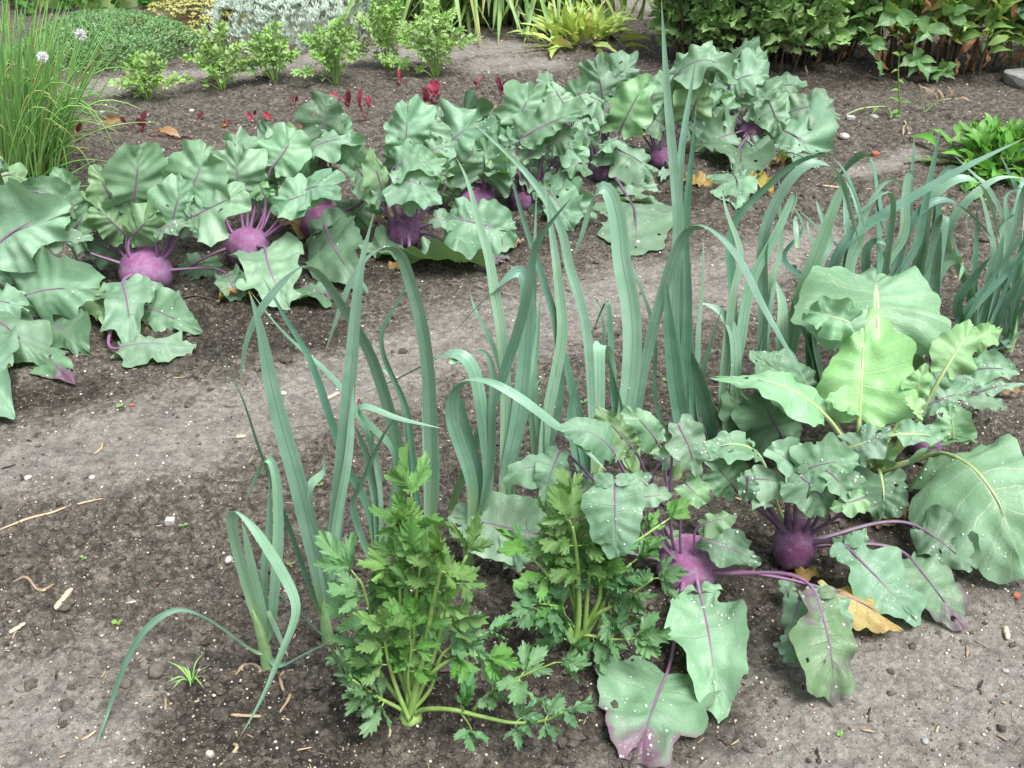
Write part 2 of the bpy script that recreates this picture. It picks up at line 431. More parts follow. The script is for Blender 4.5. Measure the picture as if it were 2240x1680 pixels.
def bulbmat(name, c1, c2, c3):
    T = NT(name); ob = T.co('Object')
    sp = T.n('ShaderNodeSeparateXYZ'); T.put(sp.inputs[0], ob)
    n = T.noise(ob, 14., 4.); n2 = T.noise(ob, 120., 3.)
    c = T.mix(T.rng(n, .35, .65), c1, c2)
    c = T.mix(T.math('MULTIPLY', T.rng(n2, .55, .75), .5), c, c3)
    sc = T.n('ShaderNodeTexVoronoi'); T.put(sc.inputs['Vector'], ob); sc.inputs['Scale'].default_value = 60.
    c = T.mix(T.math('MULTIPLY', T.rng(sc.outputs['Distance'], .04, .14, 1., 0.), .5), c, (.42, .26, .36))
    n4 = T.noise(ob, 45., 5., .7)
    c = T.mix(T.math('MULTIPLY', T.rng(n4, .42, .66), .6), c, c3)
    mud = T.math('MULTIPLY', T.rng(T.noise(ob, 160., 2.), .6, .68), T.rng(sp.outputs[2], .09, .0))
    c = T.mix(T.math('MULTIPLY', mud, .7), c, (.09, .07, .055))
    nb = T.bump(T.math('ADD', n, T.math('MULTIPLY', n4, .5)), .35, .003)
    return T.out(T.bsdf(c, T.math('ADD', .48, T.math('MULTIPLY', n4, .35)), .3, nb))
M['bulb'] = bulbmat('purple_bulb_skin', (.24, .08, .20), (.215, .11, .23), (.28, .20, .31))
M['bulbl'] = bulbmat('light_violet_bulb_skin', (.29, .10, .24), (.24, .135, .255), (.35, .27, .37))
M['bulbd'] = bulbmat('dark_purple_bulb_skin', (.155, .045, .125), (.15, .08, .17), (.25, .18, .27))
M['beet'] = leafmat('beet_leaf', (.15, .02, .035), (.075, .014, .03), (.25, .04, .07), (.5, .03, .06), (.45, .05, .12), sstr=.3, tf=.3)
M['beetp'] = leafmat('beet_leaf_pink', (.40, .055, .10), (.33, .06, .09), (.38, .06, .1), (.6, .05, .1), (.5, .1, .2), sstr=.3, tf=.3)
M['beety'] = leafmat('beet_leaf_faded', (.50, .36, .12), (.42, .22, .10), (.4, .3, .1), (.5, .3, .1), (.4, .05, .08), edge=(.5, .42, .3), sstr=.3)
M['beets'] = plain('beet_stem', (.28, .02, .06), (.2, .02, .05), 60, .4)
# ------------------------------------------------------------------ light
W = bpy.data.worlds.new('World'); SC.world = W; W.use_nodes = True
wt = W.node_tree; wt.nodes.clear()
sky = wt.nodes.new('ShaderNodeTexSky'); sky.sky_type = 'NISHITA'; sky.sun_disc = False
SUN_EL, SUN_AZ = R(64), R(140)       # azimuth clockwise from +Y (behind the plants)
sky.sun_elevation = SUN_EL; sky.sun_rotation = SUN_AZ
sky.air_density = 1.0; sky.dust_density = 3.0; sky.ozone_density = 1.0
hs = wt.nodes.new('ShaderNodeHueSaturation'); hs.inputs['Saturation'].default_value = .35
bg = wt.nodes.new('ShaderNodeBackground'); bg.inputs[1].default_value = .11
wo = wt.nodes.new('ShaderNodeOutputWorld')
wt.links.new(sky.outputs[0], hs.inputs['Color']); wt.links.new(hs.outputs[0], bg.inputs[0]); wt.links.new(bg.outputs[0], wo.inputs[0])
sl = bpy.data.lights.new('sun', 'SUN'); so = bpy.data.objects.new('sun', sl); COL.objects.link(so)
sl.energy = 3.0; sl.angle = R(32); sl.color = (1, .97, .92)
sdir = np.array([math.sin(SUN_AZ) * math.cos(SUN_EL), math.cos(SUN_AZ) * math.cos(SUN_EL), math.sin(SUN_EL)])
so.rotation_euler = (math.pi / 2 - SUN_EL, 0, math.pi - SUN_AZ)
so.location = tuple(sdir * 20)
SC.view_settings.view_transform = 'Standard'; SC.view_settings.look = 'None'
SC.view_settings.gamma = 1; SC.view_settings.use_curve_mapping = False
SC.view_settings.exposure = EXPOSURE if 'EXPOSURE' in globals() else 0.84
SC.cycles.max_bounces = 8; SC.cycles.transparent_max_bounces = 6
SC.cycles.use_denoising = True

# ------------------------------------------------------------------ ground
DRYC = []          # trodden, dried-out strips: capsules in world metres
def cap(p, q, r): DRYC.append((gp(*p)[:2], gp(*q)[:2], r))
cap((-150, 1050), (420, 930), .13); cap((420, 930), (1010, 740), .12); cap((1010, 740), (1560, 610), .13); cap((1560, 610), (1800, 520), .1)
cap((-100, 1690), (60, 1560), .13); cap((60, 1760), (160, 1640), .08)
cap((2300, 1420), (1900, 1700), .22); cap((2300, 1330), (2150, 1420), .1); cap((1900, 1640), (1560, 1800), .12); cap((1900, 1500), (1800, 1600), .1)
cap((180, 195), (640, 140), .09); cap((700, 130), (1100, 110), .12); cap((1050, 150), (1200, 140), .10)
cap((1880, 380), (2000, 340), .05)
cap((1440, 10), (1300, -60), .3)
MOISTC = []
def mcap(p, q, r): MOISTC.append((gp(*p)[:2], gp(*q)[:2], r))
mcap((300, 700), (1000, 560), .1); mcap((1000, 560), (1700, 380), .1); mcap((1250, 1400), (2150, 1080), .16); mcap((900, 1500), (1300, 1430), .1); mcap((450, 700), (640, 690), .1)
mcap((0, 880), (180, 860), .05); mcap((1700, 180), (2200, 170), .12); mcap((480, 1560), (700, 1640), .08)
mcap((1250, 1500), (1500, 1560), .09); mcap((400, 760), (700, 720), .08)
def capd(x, y, L):
    best = np.full(x.shape, 9.)
    for a, b, r in L:
        ab = b - a; den = ab @ ab + 1e-9
        s = np.clip(((x - a[0]) * ab[0] + (y - a[1]) * ab[1]) / den, 0, 1)
        d = np.hypot(x - a[0] - s * ab[0], y - a[1] - s * ab[1]) / r
        best = np.minimum(best, d)
    return best
def smst(v, a, b):
    t = np.clip((v - a) / (b - a), 0, 1); return t * t * (3 - 2 * t)
def dryf(x, y):
    d = capd(x, y, DRYC) * .9 + 1.2 * (fbm(x * 4, y * 4, 3) - .48) + .9 * (fbm(x * 18, y * 18, 4) - .48)
    return smst(-d, -1.7, -.35)
def moistf(x, y):
    d = capd(x, y, MOISTC) + .9 * (fbm(x * 6, y * 6, 13) - .48)
    return smst(-d, -1.6, -.6)
def gz(x, y):
    x = np.asarray(x, float); y = np.asarray(y, float)
    dr = dryf(x, y)
    big = .022 * (fbm(x * 2.2, y * 2.2, 21, 2) - .4)
    b = 1 - np.abs(2 * vn(x * 26, y * 26, 31) - 1); b2 = 1 - np.abs(2 * vn(x * 60 + 5, y * 60, 32) - 1); b3 = vn(x * 130, y * 130, 33); b4 = vn(x * 300, y * 300, 34)
    cl = smst(vn(x * 34, y * 34, 37) * vn(x * 9, y * 9, 38), .22, .6)
    rough = .015 * cl + .004 * b + .008 * b2 * vn(x * 14, y * 14, 35) + .006 * b3 * b3 + .0025 * b4
    fine = .0022 * b3 + .0016 * b4 + .003 * b2 * b2 + .003 * cl + .003 * fbm(x * 8, y * 8, 36, 2)
    far = smst(np.hypot(x, y), 9, 14)
    return (big + rough * (1 - dr) + (fine + .004) * dr - .006) * (1 - far)
ys = np.concatenate([[-400, -100, -30, -8, -2, 0, .4, .7], .85 * 1.00285 ** np.arange(800)])
ys = np.concatenate([ys, ys[-1] * 1.35 ** np.arange(1, 15)])
ss = np.concatenate([-np.geomspace(400, .62, 16), np.linspace(-.6, .6, 640), np.geomspace(.62, 400, 16)])
wy = np.maximum(ys, .8) + .12
GX = ss[None, :] * wy[:, None]; GY = np.broadcast_to(ys[:, None], GX.shape)
GX = np.clip(GX, -600, 600) + ss[None, :] * .001
GZ = gz(GX, GY)
dry = dryf(GX, GY); moi = moistf(GX, GY)
A = Acc(); A.add(np.stack([GX, GY, GZ], -1).reshape(-1, 3), sgrid(len(ys) - 1, len(ss) - 1))
def soilmat():
    T = NT('garden_soil'); ob = T.co('Object')
    at_ = T.n('ShaderNodeAttribute', attribute_name='dry'); dr = at_.outputs['Fac']
    am = T.n('ShaderNodeAttribute', attribute_name='moist'); mo = am.outputs['Fac']
    n1 = T.noise(ob, 9., 5.); n2 = T.noise(ob, 70., 5., .65); n3 = T.noise(ob, 330., 4., .65)
    dark = T.mix(T.rng(n2, .35, .7), (.078, .071, .063), (.150, .138, .123))
    dark = T.mix(T.math('MULTIPLY', T.rng(n3, .5, .75), .5), dark, (.19, .165, .14))
    light = T.mix(T.rng(n2, .3, .7), (.19, .179, .164), (.29, .276, .256))
    light = T.mix(T.math('MULTIPLY', T.rng(n3, .3, .48, 1., 0.), .55), light, (.085, .075, .065))
    n5 = T.noise(ob, 28., 4., .7)
    c = T.mix(T.math('MULTIPLY', dr, T.rng(n5, .3, .55, .45, 1.)), dark, light)
    wetc = T.mix(T.rng(n2, .35, .7), (.022, .019, .016), (.060, .052, .045))
    c = T.mix(T.math('MULTIPLY', mo, .75), c, wetc)
    c = T.mix(T.math('MULTIPLY', T.rng(n1, .5, .7), .3), c, (.05, .042, .034))
    v = T.n('ShaderNodeTexVoronoi'); T.put(v.inputs['Vector'], ob); v.inputs['Scale'].default_value = 150.
    fleck = T.math('MULTIPLY', T.rng(v.outputs['Distance'], .10, .2, 1., 0.), T.math('GREATER_THAN', T.noise(v.outputs['Position'], 900., 1.), .5))
    c = T.mix(T.math('MULTIPLY', fleck, .8), c, (.46, .41, .32))
    v2 = T.n('ShaderNodeTexVoronoi'); T.put(v2.inputs['Vector'], ob); v2.inputs['Scale'].default_value = 110.
    fl2 = T.math('MULTIPLY', T.rng(v2.outputs['Distance'], .12, .25, 1., 0.), T.math('GREATER_THAN', T.noise(v2.outputs['Position'], 800., 1.), .54))
    c = T.mix(T.math('MULTIPLY', fl2, .7), c, (.03, .026, .024))
    hs_ = []
    for sc_, wt_ in ((75., .9), (170., .6), (340., .35)):
        vv = T.n('ShaderNodeTexVoronoi'); wv = T.n('ShaderNodeVectorMath', operation='ADD'); T.put(wv.inputs[0], ob)
        ws = T.n('ShaderNodeVectorMath', operation='SCALE'); T.put(ws.inputs[0], T.noise(ob, sc_ * 1.3, 2., .5, 1)); ws.inputs['Scale'].default_value = .9 / sc_
        T.put(wv.inputs[1], ws.outputs[0]); T.put(vv.inputs['Vector'], wv.outputs[0]); vv.inputs['Scale'].default_value = sc_
        sx = T.n('ShaderNodeSeparateXYZ'); T.put(sx.inputs[0], vv.outputs['Color'])
        amt = T.math('MULTIPLY', T.math('SUBTRACT', 1., T.math('MULTIPLY', dr, .72)), wt_)
        c = T.mix(T.math('MULTIPLY', amt, .8), c, T.mix(1., c, T.mix(sx.outputs[0], (.45, .44, .43), (1.75, 1.72, 1.66)), 'MULTIPLY'))
        hs_.append(T.math('MULTIPLY', T.math('MULTIPLY', T.math('SUBTRACT', 1., vv.outputs['Distance']), T.math('ADD', .4, sx.outputs[1])), amt))
    h = T.math('ADD', T.math('ADD', n2, T.math('MULTIPLY', n3, .7)), T.math('ADD', T.math('MULTIPLY', hs_[0], 1.3), T.math('ADD', hs_[1], hs_[2])))
    return T.out(T.bsdf(c, .88, .25, T.bump(h, 1., .005)))
M['soil'] = soilmat()
g = A.build('ground', M['soil']); tag(g, 'dark tilled garden soil with paler trodden strips between the rows', None, None, 'structure')
for nm, arr in (('dry', dry), ('moist', moi)):
    at_ = g.data.attributes.new(nm, 'FLOAT', 'POINT'); at_.data.foreach_set('value', arr.ravel().astype(np.float32))

# ------------------------------------------------------------------ loose crumbs, grit and straw on the soil (uncountable)
def ico():
    p = (1 + 5 ** .5) / 2
    v = np.array([[-1, p, 0], [1, p, 0], [-1, -p, 0], [1, -p, 0], [0, -1, p], [0, 1, p], [0, -1, -p], [0, 1, -p], [p, 0, -1], [p, 0, 1], [-p, 0, -1], [-p, 0, 1]], float)
    f = np.array([[0, 11, 5], [0, 5, 1], [0, 1, 7], [0, 7, 10], [0, 10, 11], [1, 5, 9], [5, 11, 4], [11, 10, 2], [10, 7, 6], [7, 1, 8], [3, 9, 4], [3, 4, 2], [3, 2, 6], [3, 6, 8], [3, 8, 9], [4, 9, 5], [2, 4, 11], [6, 2, 10], [8, 6, 7], [9, 8, 1]])
    return v / np.linalg.norm(v[0]), f
def ico2():
    v, f = ico(); v = list(map(tuple, v)); c = {}; nf = []
    def md(a, b):
        k = (min(a, b), max(a, b))
        if k not in c:
            m = np.array(v[a]) + np.array(v[b]); c[k] = len(v); v.append(tuple(m / np.linalg.norm(m)))
        return c[k]
    for a, b, d in f:
        x, y, z = md(a, b), md(b, d), md(d, a)
        nf += [[a, x, z], [b, y, x], [d, z, y], [x, y, z]]
    return np.array(v), np.array(nf)
ICO = ico(); ICO2 = ico2()
def scatter_px(n, ylo=0, yhi=1720, power=1.0):
    """random spots on the visible ground, spread evenly over the picture's depth"""
    py = ylo + (yhi - ylo) * rng.random(n) ** power; px = -60 + 2360 * rng.random(n)
    d = FWD[None] + np.array([1., 0, 0])[None] * ((px - 1120) / FPX)[:, None] - UPV[None] * ((py - 840) / FPX)[:, None]
    P = CAMP + d * (-CAM_H / d[:, 2])[:, None]
    return P[:, 0], P[:, 1]
def lumps(x, y, r, tmpl, flat=.75, sink=.25, jit=.28):
    v, f = tmpl; n = len(x)
    z = gz(x, y)
    a = rng.random(n) * 6.283
    sc = np.stack([r * (.75 + .5 * rng.random(n)), r * (.75 + .5 * rng.random(n)), r * flat * (.7 + .5 * rng.random(n))], 1)
    vv = v[None] * (1 + jit * (rng.random((n, len(v), 1)) - .5) * 2) * sc[:, None, :]
    c, s = np.cos(a)[:, None], np.sin(a)[:, None]
    X = vv[..., 0] * c - vv[..., 1] * s; Y = vv[..., 0] * s + vv[..., 1] * c
    V = np.stack([X + x[:, None], Y + y[:, None], vv[..., 2] + (z + r * flat * (1 - 2 * sink))[:, None]], -1).reshape(-1, 3)
    F = (f[None] + (np.arange(n) * len(v))[:, None, None]).reshape(-1, 3)
    return V, F
def crumbmat():
    T = NT('soil_crumb'); ob = T.co('Object'); n = T.noise(ob, 120., 4.); r = T.geo('Random Per Island')
    c = T.mix(T.rng(n, .35, .65), (.07, .062, .054), (.14, .125, .109))
    c = T.mix(T.math('MULTIPLY', r, .55), c, (.045, .038, .032))
    return T.out(T.bsdf(c, .9, .2, T.bump(n, .6, .003)))
M['crumb'] = crumbmat()
x, y = scatter_px(16000, 0, 1720)
dr = dryf(x, y); keep = rng.random(len(x)) > .93 * dr
x, y = x[keep], y[keep]
r = .0012 + .0040 * rng.random(len(x)) ** 3.4 * (.4 + 1.2 * vn(x * 7, y * 7, 50)) * 1.5
A = Acc(); A.add(*lumps(x, y, r, ICO, .7, .3, .45))
big = rng.choice(len(x), 520, replace=False)
A.add(*lumps(x[big], y[big], .004 + .012 * rng.random(520) ** 2.8, ICO2, .55, .5, .26))
tag(A.build('soil_crumbs', M['crumb'], smooth=False), 'loose dark crumbs and clods of earth over the beds', 'soil', None, 'stuff')
x, y = scatter_px(10000, 0, 1720)
r = (.0007 + .0020 * rng.random(len(x)) ** 3) * (.7 + .3 * y)
A = Acc(); n3 = len(x) // 3
for i in range(3):
    sl_ = slice(i * n3, (i + 1) * n3)
    V, F = lumps(x[sl_], y[sl_], r[sl_], ICO, .8, .2); A.add(V, F, None, i)
M['gr1'] = plain('pale_grit', (.52, .46, .36), (.38, .33, .26), 200, .7, .3, .2, island=.3)
M['gr2'] = plain('white_grit', (.62, .60, .56), (.45, .43, .40), 200, .7, .3, .2, island=.3)
M['gr3'] = plain('brown_grit', (.20, .11, .07), (.05, .045, .045), 200, .7, .3, .2, island=.4)
tag(A.build('grit', [M['gr1'], M['gr2'], M['gr3']]), 'fine pale grit sprinkled through the soil', 'grit', None, 'stuff')
def sliver(acc, p, q, w, h, m=0, bend=0.):
    n = 5; C = np.linspace(0, 1, n)[:, None] * (np.asarray(q) - p) + p
    L = np.linalg.norm(np.asarray(q) - p)
    sd = nrm(np.cross(np.asarray(q) - p, [0, 0, 1])); C = C + sd * (bend * L * np.sin(np.linspace(0, 3.14, n)))[:, None]
    C[:, 2] += h * .6
    V, F, U = tube(C, np.array([.6, 1, .9, 1, .5]) * w / 2, 5); acc.add(V, F, U, m)
A = Acc(); x, y = scatter_px(950, 0, 1720); z = gz(x, y)
for i in range(len(x)):
    a = rng.random() * 6.283; L = .006 + .022 * rng.random() ** 2; p = np.array([x[i], y[i], z[i] + .001])
    q = p + np.array([math.cos(a) * L, math.sin(a) * L, .003 * (rng.random() - .3)])
    sliver(A, p, q, .0012 + .0042 * rng.random() ** 2.5, .001, int(rng.choice([0, 1, 1, 1, 2])), .15 * (rng.random() - .5))
M['straw'] = plain('bleached_straw', (.50, .41, .27), (.40, .30, .18), 80, .7, .3)
M['bark'] = plain('dark_bark_bit', (.03, .028, .028), (.10, .07, .055), 80, .8, .2)
M['root'] = plain('brown_rootlet', (.27, .20, .13), (.36, .28, .19), 80, .8, .2)
tag(A.build('plant_litter', [M['straw'], M['bark'], M['root']]), 'scattered bits of straw bark and rootlets on the soil', 'litter', None, 'stuff')

# ------------------------------------------------------------------ kohlrabi and cabbage plants
def facing(P, fz):
    v = nrm(CAMP - P); v2 = nrm([v[0], v[1], max(v[2], 0)])
    return nrm(v2 * (1 - fz) + np.array([0, 0, 1.]) * fz)
NV_BULB = 30
def make_bulb(c, r, squash, attach, seed):
    rr = np.random.default_rng(seed)
    nt, nu = 30, 40
    th = np.linspace(0, math.pi, nt + 1)[:, None]; ph = (np.arange(nu + 1) / nu * 2 * math.pi)[None, :]
    st = np.sin(th) ** .92
    # shouldered globe, narrowing to the root
    D = np.stack([st * np.cos(ph), st * np.sin(ph), np.cos(th) + 0 * ph], -1)
    rad = 1 + .10 * (fbm(D[..., 0] * 1.5 + 7 + seed, D[..., 1] * 1.5 + D[..., 2] * 1.3 + 9, seed) - .47) * 2
    rad = rad * np.where(np.cos(th) < -.55, 1 - .25 * (-np.cos(th) - .55), 1)
    Dn = D / (np.linalg.norm(D, axis=-1, keepdims=True) + 1e-9)
    # leaf scars: lipped ridges
    for i in range(9):
        a = rr.random() * 6.283; e = R(rr.uniform(5, 60)); d = np.array([math.cos(a) * math.cos(e), math.sin(a) * math.cos(e), math.sin(e)])
        ax = nrm(np.cross([0, 0, 1], d)); up = np.cross(d, ax)
        X = Dn @ ax / .2; Y = (Dn @ up + .35 * (Dn @ ax) ** 2 / .2) / .045
        rad = rad + .05 * np.exp(-X ** 2 - Y ** 2) * ((Dn @ d) > .3) - .02 * np.exp(-X ** 2 - (Y - 1.6) ** 2) * ((Dn @ d) > .3)
    for at_ in attach:
        d = nrm(at_ - c); q = 1 - Dn @ d
        rad = rad + .045 * np.exp(-q / .008)
    V = D * rad[..., None] * r
    V[..., 2] *= squash
    V = V + c
    U = np.stack(np.broadcast_arrays(ph / 6.283, 1 - th / math.pi), -1)
    return V.reshape(-1, 3), sgrid(nt, nu), U.reshape(-1, 2)

def kplant(name, label, cat, group, bx, by, br, leaves, squash=.9, bulbmat='bulb', petmat='pet', bulb=True, prs=1.0, dew=1.0, seed=1, hide=.0, extra=0):
    """bx,by,br: bulb centre and radius in photo pixels; leaves: list of leaf tuples"""
    zc = .05
    for _ in range(4):
        P = gp(bx, by, zc); r = br * pxm(P); zc = r * squash * .93 + hide
    P = gp(bx, by, zc); base = np.array([P[0], P[1], 0.])
    root = thing(name, base, label, cat, group)
    Y0 = P[1]
    atts = []; rr = random.Random(seed)
    jobs = []
    for li, lf in enumerate(leaves):
        k, b0, b1, t0, t1, w = lf[:6]
        o = dict(dyb=0., dyt=0., fz=.3, roll=0., arch=.1, sh='k', m='g', dew=22, ruf=.085, cup=-.02, pet=True, edge=.2 if seed < 11 else .16, sag=0.)
        if len(lf) > 6: o.update(lf[6])
        B = at(*K(k, b0, b1), Y0 + o['dyb'], .016); T = at(*K(k, t0, t1), Y0 + o['dyt'], .010)
        N0 = facing((B + T) / 2, o['fz'])
        ax = nrm(T - B); N = nrm(N0 - (N0 @ ax) * ax)
        N = N * math.cos(R(o['roll'])) + np.cross(ax, N) * math.sin(R(o['roll']))
        vw_ = nrm(CAMP - (B + T) / 2); Sd = np.cross(ax, N); vis = math.sqrt(max(0, 1 - float(Sd @ vw_) ** 2))
        wm = (1.16 if seed < 11 else 1.1) * w * KS * pxm((B + T) / 2) / max(.55, vis)
        sd = seed * 100 + li
        if o['sh'] == 'k': o['sh'] = ('k', 'k2', 'k3', 'k2')[(li * 7 + seed) % 4]
        o['ruf'] *= (1, 1.5, .8, 1.25, 1.05)[(li * 3 + seed) % 5]
        big = wm > .06
        V, F, U, Cc, Nn, NN = blade(B, T, wm, N0, o['roll'], o['arch'], o['sh'], 34 if big else 22, 20 if big else 12, sd, o['ruf'], o['cup'], o['edge'], sag=o['sag'])
        d = B - P
        hd = nrm([d[0], d[1], 0]) if np.hypot(d[0], d[1]) > .01 else nrm([rr.uniform(-1, 1), -1, 0])
        el = max(.05, min(1.25, math.atan2(d[2] + .03, np.hypot(d[0], d[1]) + .01)))
        el = max(.12, min(1.1, el * .8))
        ad = np.array([hd[0] * math.cos(el), hd[1] * math.cos(el), math.sin(el) * squash])
        a = P + ad * r * .97
        if o['pet']: atts.append(a)
        jobs.append((V, F, U, Cc, Nn, B, T, o, a, ad, wm, sd))
    ex = np.random.default_rng(seed + 900)
    for li in range(extra):
        a0_ = ex.random() * 6.283; hd = np.array([math.cos(a0_), abs(math.sin(a0_)) * .8 - .1, 0.])
        h0 = ex.uniform(.05, .26); rad_ = ex.uniform(.05, .15) + (.05 if h0 < .12 else 0)
        B = np.array([P[0], P[1], 0.]) + hd * rad_ + [0, .03, r * squash + h0]; L_ = ex.uniform(.09, .15)
        T = B + hd * L_ * ex.uniform(.4, .9) + np.array([ex.normal() * .03, ex.normal() * .03, L_ * ex.uniform(-.4, .75)]); T[2] = max(T[2], .02)
        N0 = nrm(facing((B + T) / 2, ex.uniform(.2, .7)) + ex.normal(size=3) * .3)
        o = dict(pet=True, m=('g', 'd', 'g', 'y')[li % 4], sh=('k2', 'k3', 'k')[li % 3], dew=int(ex.integers(0, 26)))
        wm = L_ * ex.uniform(.75, 1.1); sd = seed * 100 + 60 + li
        V, F, U, Cc, Nn, NN = blade(B, T, wm, N0, 0, .12, o['sh'], 28, 16, sd, .1, -.02, .2)
        el = .7; ad = np.array([hd[0] * math.cos(el), hd[1] * math.cos(el), math.sin(el) * squash]); a = P + ad * r * .97
        atts.append(a); jobs.append((V, F, U, Cc, Nn, B, T, o, a, ad, wm, sd))
    if bulb:
        V, F, U = make_bulb(P, r, squash, atts, seed)
        A = Acc(); A.add(V, F, U); A.build('bulb', M[bulbmat], root, base)
    for V, F, U, Cc, Nn, B, T, o, a, ad, wm, sd in jobs:
        r2 = np.random.default_rng(sd + 5)
        Fd = F
        if wm > .06 and r2.random() < .5:
            for _ in range(int(r2.integers(1, 4))):
                cx = V[Fd].mean(1); c0 = cx[int(r2.integers(len(cx) // 6, len(cx)))]; hr = r2.uniform(.0025, .006); cx = cx + r2.normal(size=cx.shape) * .0008
                keep_ = np.linalg.norm(cx - c0, axis=1) > hr
                if (~keep_).sum() in (1, 2, 3, 6, 7, 8, 9, 10, 11): Fd = Fd[keep_]
        A = Acc(); A.add(V, Fd, U, 0)
        if r2.random() < .55 and wm > .05 and o['sh'][0] in 'kl':        # small ear lobes at the foot of the blade
            for sgn in (-1, 1):
                axb = nrm(T - B); S = nrm(np.cross(axb, Nn[2])) * sgn
                b2 = B - axb * wm * .06 + S * wm * .03
                t2 = b2 + S * wm * r2.uniform(.2, .3) + axb * wm * r2.uniform(-.05, .12)
                v, f, u, _, _, _ = blade(b2, t2, wm * r2.uniform(.14, .22), Nn[2], 0, .1, 'o', 10, 6, sd + 31, .08, 0)
                A.add(v, f, u, 0)
        nd = int(o['dew'] * dew)
        if nd: drops(A, V, F, int(nd * 1.25), r2, .0007, .0034 if seed < 11 else .0030, 1)
        lo = A.build('leaf', [M[o['m']], M['dew']], root, base)
        # stalk and raised midrib
        L = np.linalg.norm(T - B); nk = int(len(Cc) * .8)
        pr = (.0030 + .012 * min(L, .25)) * prs * .78
        A = Acc()
        mid = Cc[:nk] - Nn[:nk] * pr * .35
        if o['pet']:
            dist = np.linalg.norm(B - a); axb = nrm(Cc[2] - Cc[0])
            kk = .35 if axb @ nrm(B - a) > 0 else .06
            C1 = bez(a - ad * .006, a + ad * dist * (.35 if kk > .1 else .2), B - axb * dist * kk, mid[0], 16)
            C1[:, 2] = np.maximum(C1[:, 2], pr * .8)
            C = np.vstack([C1[:-1], mid]); n1 = len(C1) - 1
            rad = np.concatenate([pr * np.interp(np.linspace(0, 1, n1), [0, .12, .5, 1], [1.9, 1.25, 1.05, .95]), pr * np.linspace(.9, .16, nk)])
        else:
            C = mid; rad = pr * np.linspace(.8, .15, nk)
        v, f, u = tube(C, rad, 8); A.add(v, f, u)
        A.build('leaf_stalk', M[o.get('pm', petmat)], lo, base)
    return root, P, r

GK = 'purple kohlrabi plants in the back row'
D = dict
kplant('kohlrabi_plant', 'large leafy kohlrabi cut by the left edge, its bulb out of sight', 'kohlrabi', GK, -70, 640, 60, [
 (1, -60, 1640, 450, 1360, 430, D(dyb=-.04, dyt=-.02, fz=.45, arch=.12, m='g', dew=6, ruf=.06)),
 (4, -170, 120, 78, 120, 260, D(dyb=-.02, dyt=-.04, fz=.5)),
 (4, 120, 285, 655, 215, 300, D(dyb=-.08, dyt=-.10, fz=.55, arch=.14, dew=10)),
 (4, -80, 380, 350, 745, 350, D(dyb=-.14, dyt=-.22, fz=.5, arch=.2, dew=16, ruf=.1)),
 (4, -120, 640, 100, 1075, 400, D(dyb=-.2, dyt=-.32, fz=.6, arch=.14, dew=8)),
 (4, 280, 430, 590, 650, 300, D(dyb=-.06, dyt=-.12, fz=.6, m='d', dew=8)),  # shade on this leaf is put into its colour by the duller green
 (4, 250, 600, 490, 830, 230, D(dyb=-.12, dyt=-.24, fz=.7, m='p', dew=4)),
 (1, 470, 1340, 45, 1225, 170, D(dyb=.05, dyt=.05, fz=.4, m='d', dew=4, arch=.2)),
 (1, 300, 1560, 580, 1545, 170, D(dyb=0, dyt=0, fz=.5, dew=30)),
 (4, -100, 300, 190, 330, 240, D(dyb=-.1, dyt=-.14, fz=.7, m='g')),
], extra=4, seed=1)
kplant('kohlrabi_plant', 'kohlrabi with the largest round violet bulb, leftmost whole bulb in the back row', 'kohlrabi', GK, 320, 594, 57, [
 (1, 860, 1310, 905, 930, 390, D(dyb=.03, dyt=.05, fz=.15, arch=.08, dew=4, ruf=.06)),
 (1, 1210, 1260, 1330, 945, 410, D(dyb=.03, dyt=.07, fz=.3, arch=.12, dew=6)),
 (1, 1250, 1395, 1580, 1215, 300, D(dyb=-.01, dyt=0, fz=.35, arch=.1, dew=6)),
 (1, 800, 1500, 620, 1330, 240, D(dyb=-.01, dyt=-.02, fz=.1, m='y', dew=0)),
 (1, 850, 1520, 1005, 1355, 260, D(dyb=-.015, dyt=-.03, fz=.1, m='y', dew=0)),
 (1, 730, 1310, 605, 1050, 200, D(dyb=.02, dyt=.03, fz=.2, m='y', dew=2)),
 (1, 1100, 1470, 1180, 1150, 290, D(dyb=0, dyt=.02, fz=.35, dew=20)),
 (1, 480, 1330, 380, 1085, 210, D(dyb=.05, dyt=.06, fz=.4, dew=10)),
 (1, 430, 1570, 625, 1290, 240, D(dyb=0, dyt=.02, fz=.3, dew=4)),
 (1, 790, 1660, 550, 1540, 190, D(dyb=.05, dyt=.05, fz=.4, m='d', dew=2)),
 (1, 1020, 1490, 1220, 1440, 170, D(dyb=-.02, dyt=-.02, fz=.5, dew=30)),
 (4, 790, 170, 850, 590, 330, D(dyb=-.10, dyt=-.13, fz=.15, arch=.1, m='g', dew=10, roll=12)),
 (4, 600, 240, 720, 520, 230, D(dyb=-.09, dyt=-.11, fz=.3, arch=.1, m='y', dew=4, pet=False)),
 (4, 780, 590, 1260, 600, 230, D(dyb=-.12, dyt=-.12, fz=.8, m='g', dew=8)),
 (4, 930, 340, 1320, 500, 240, D(dyb=-.09, dyt=-.11, fz=.6, arch=.14, dew=24)),
 (4, 1055, 320, 950, 175, 110, D(dyb=-.09, dyt=-.085, fz=.3, dew=2, pet=False)),
 (4, 1470, 130, 1540, 285, 165, D(dyb=-.02, dyt=-.04, fz=.4, dew=6)),
], extra=4, seed=2)
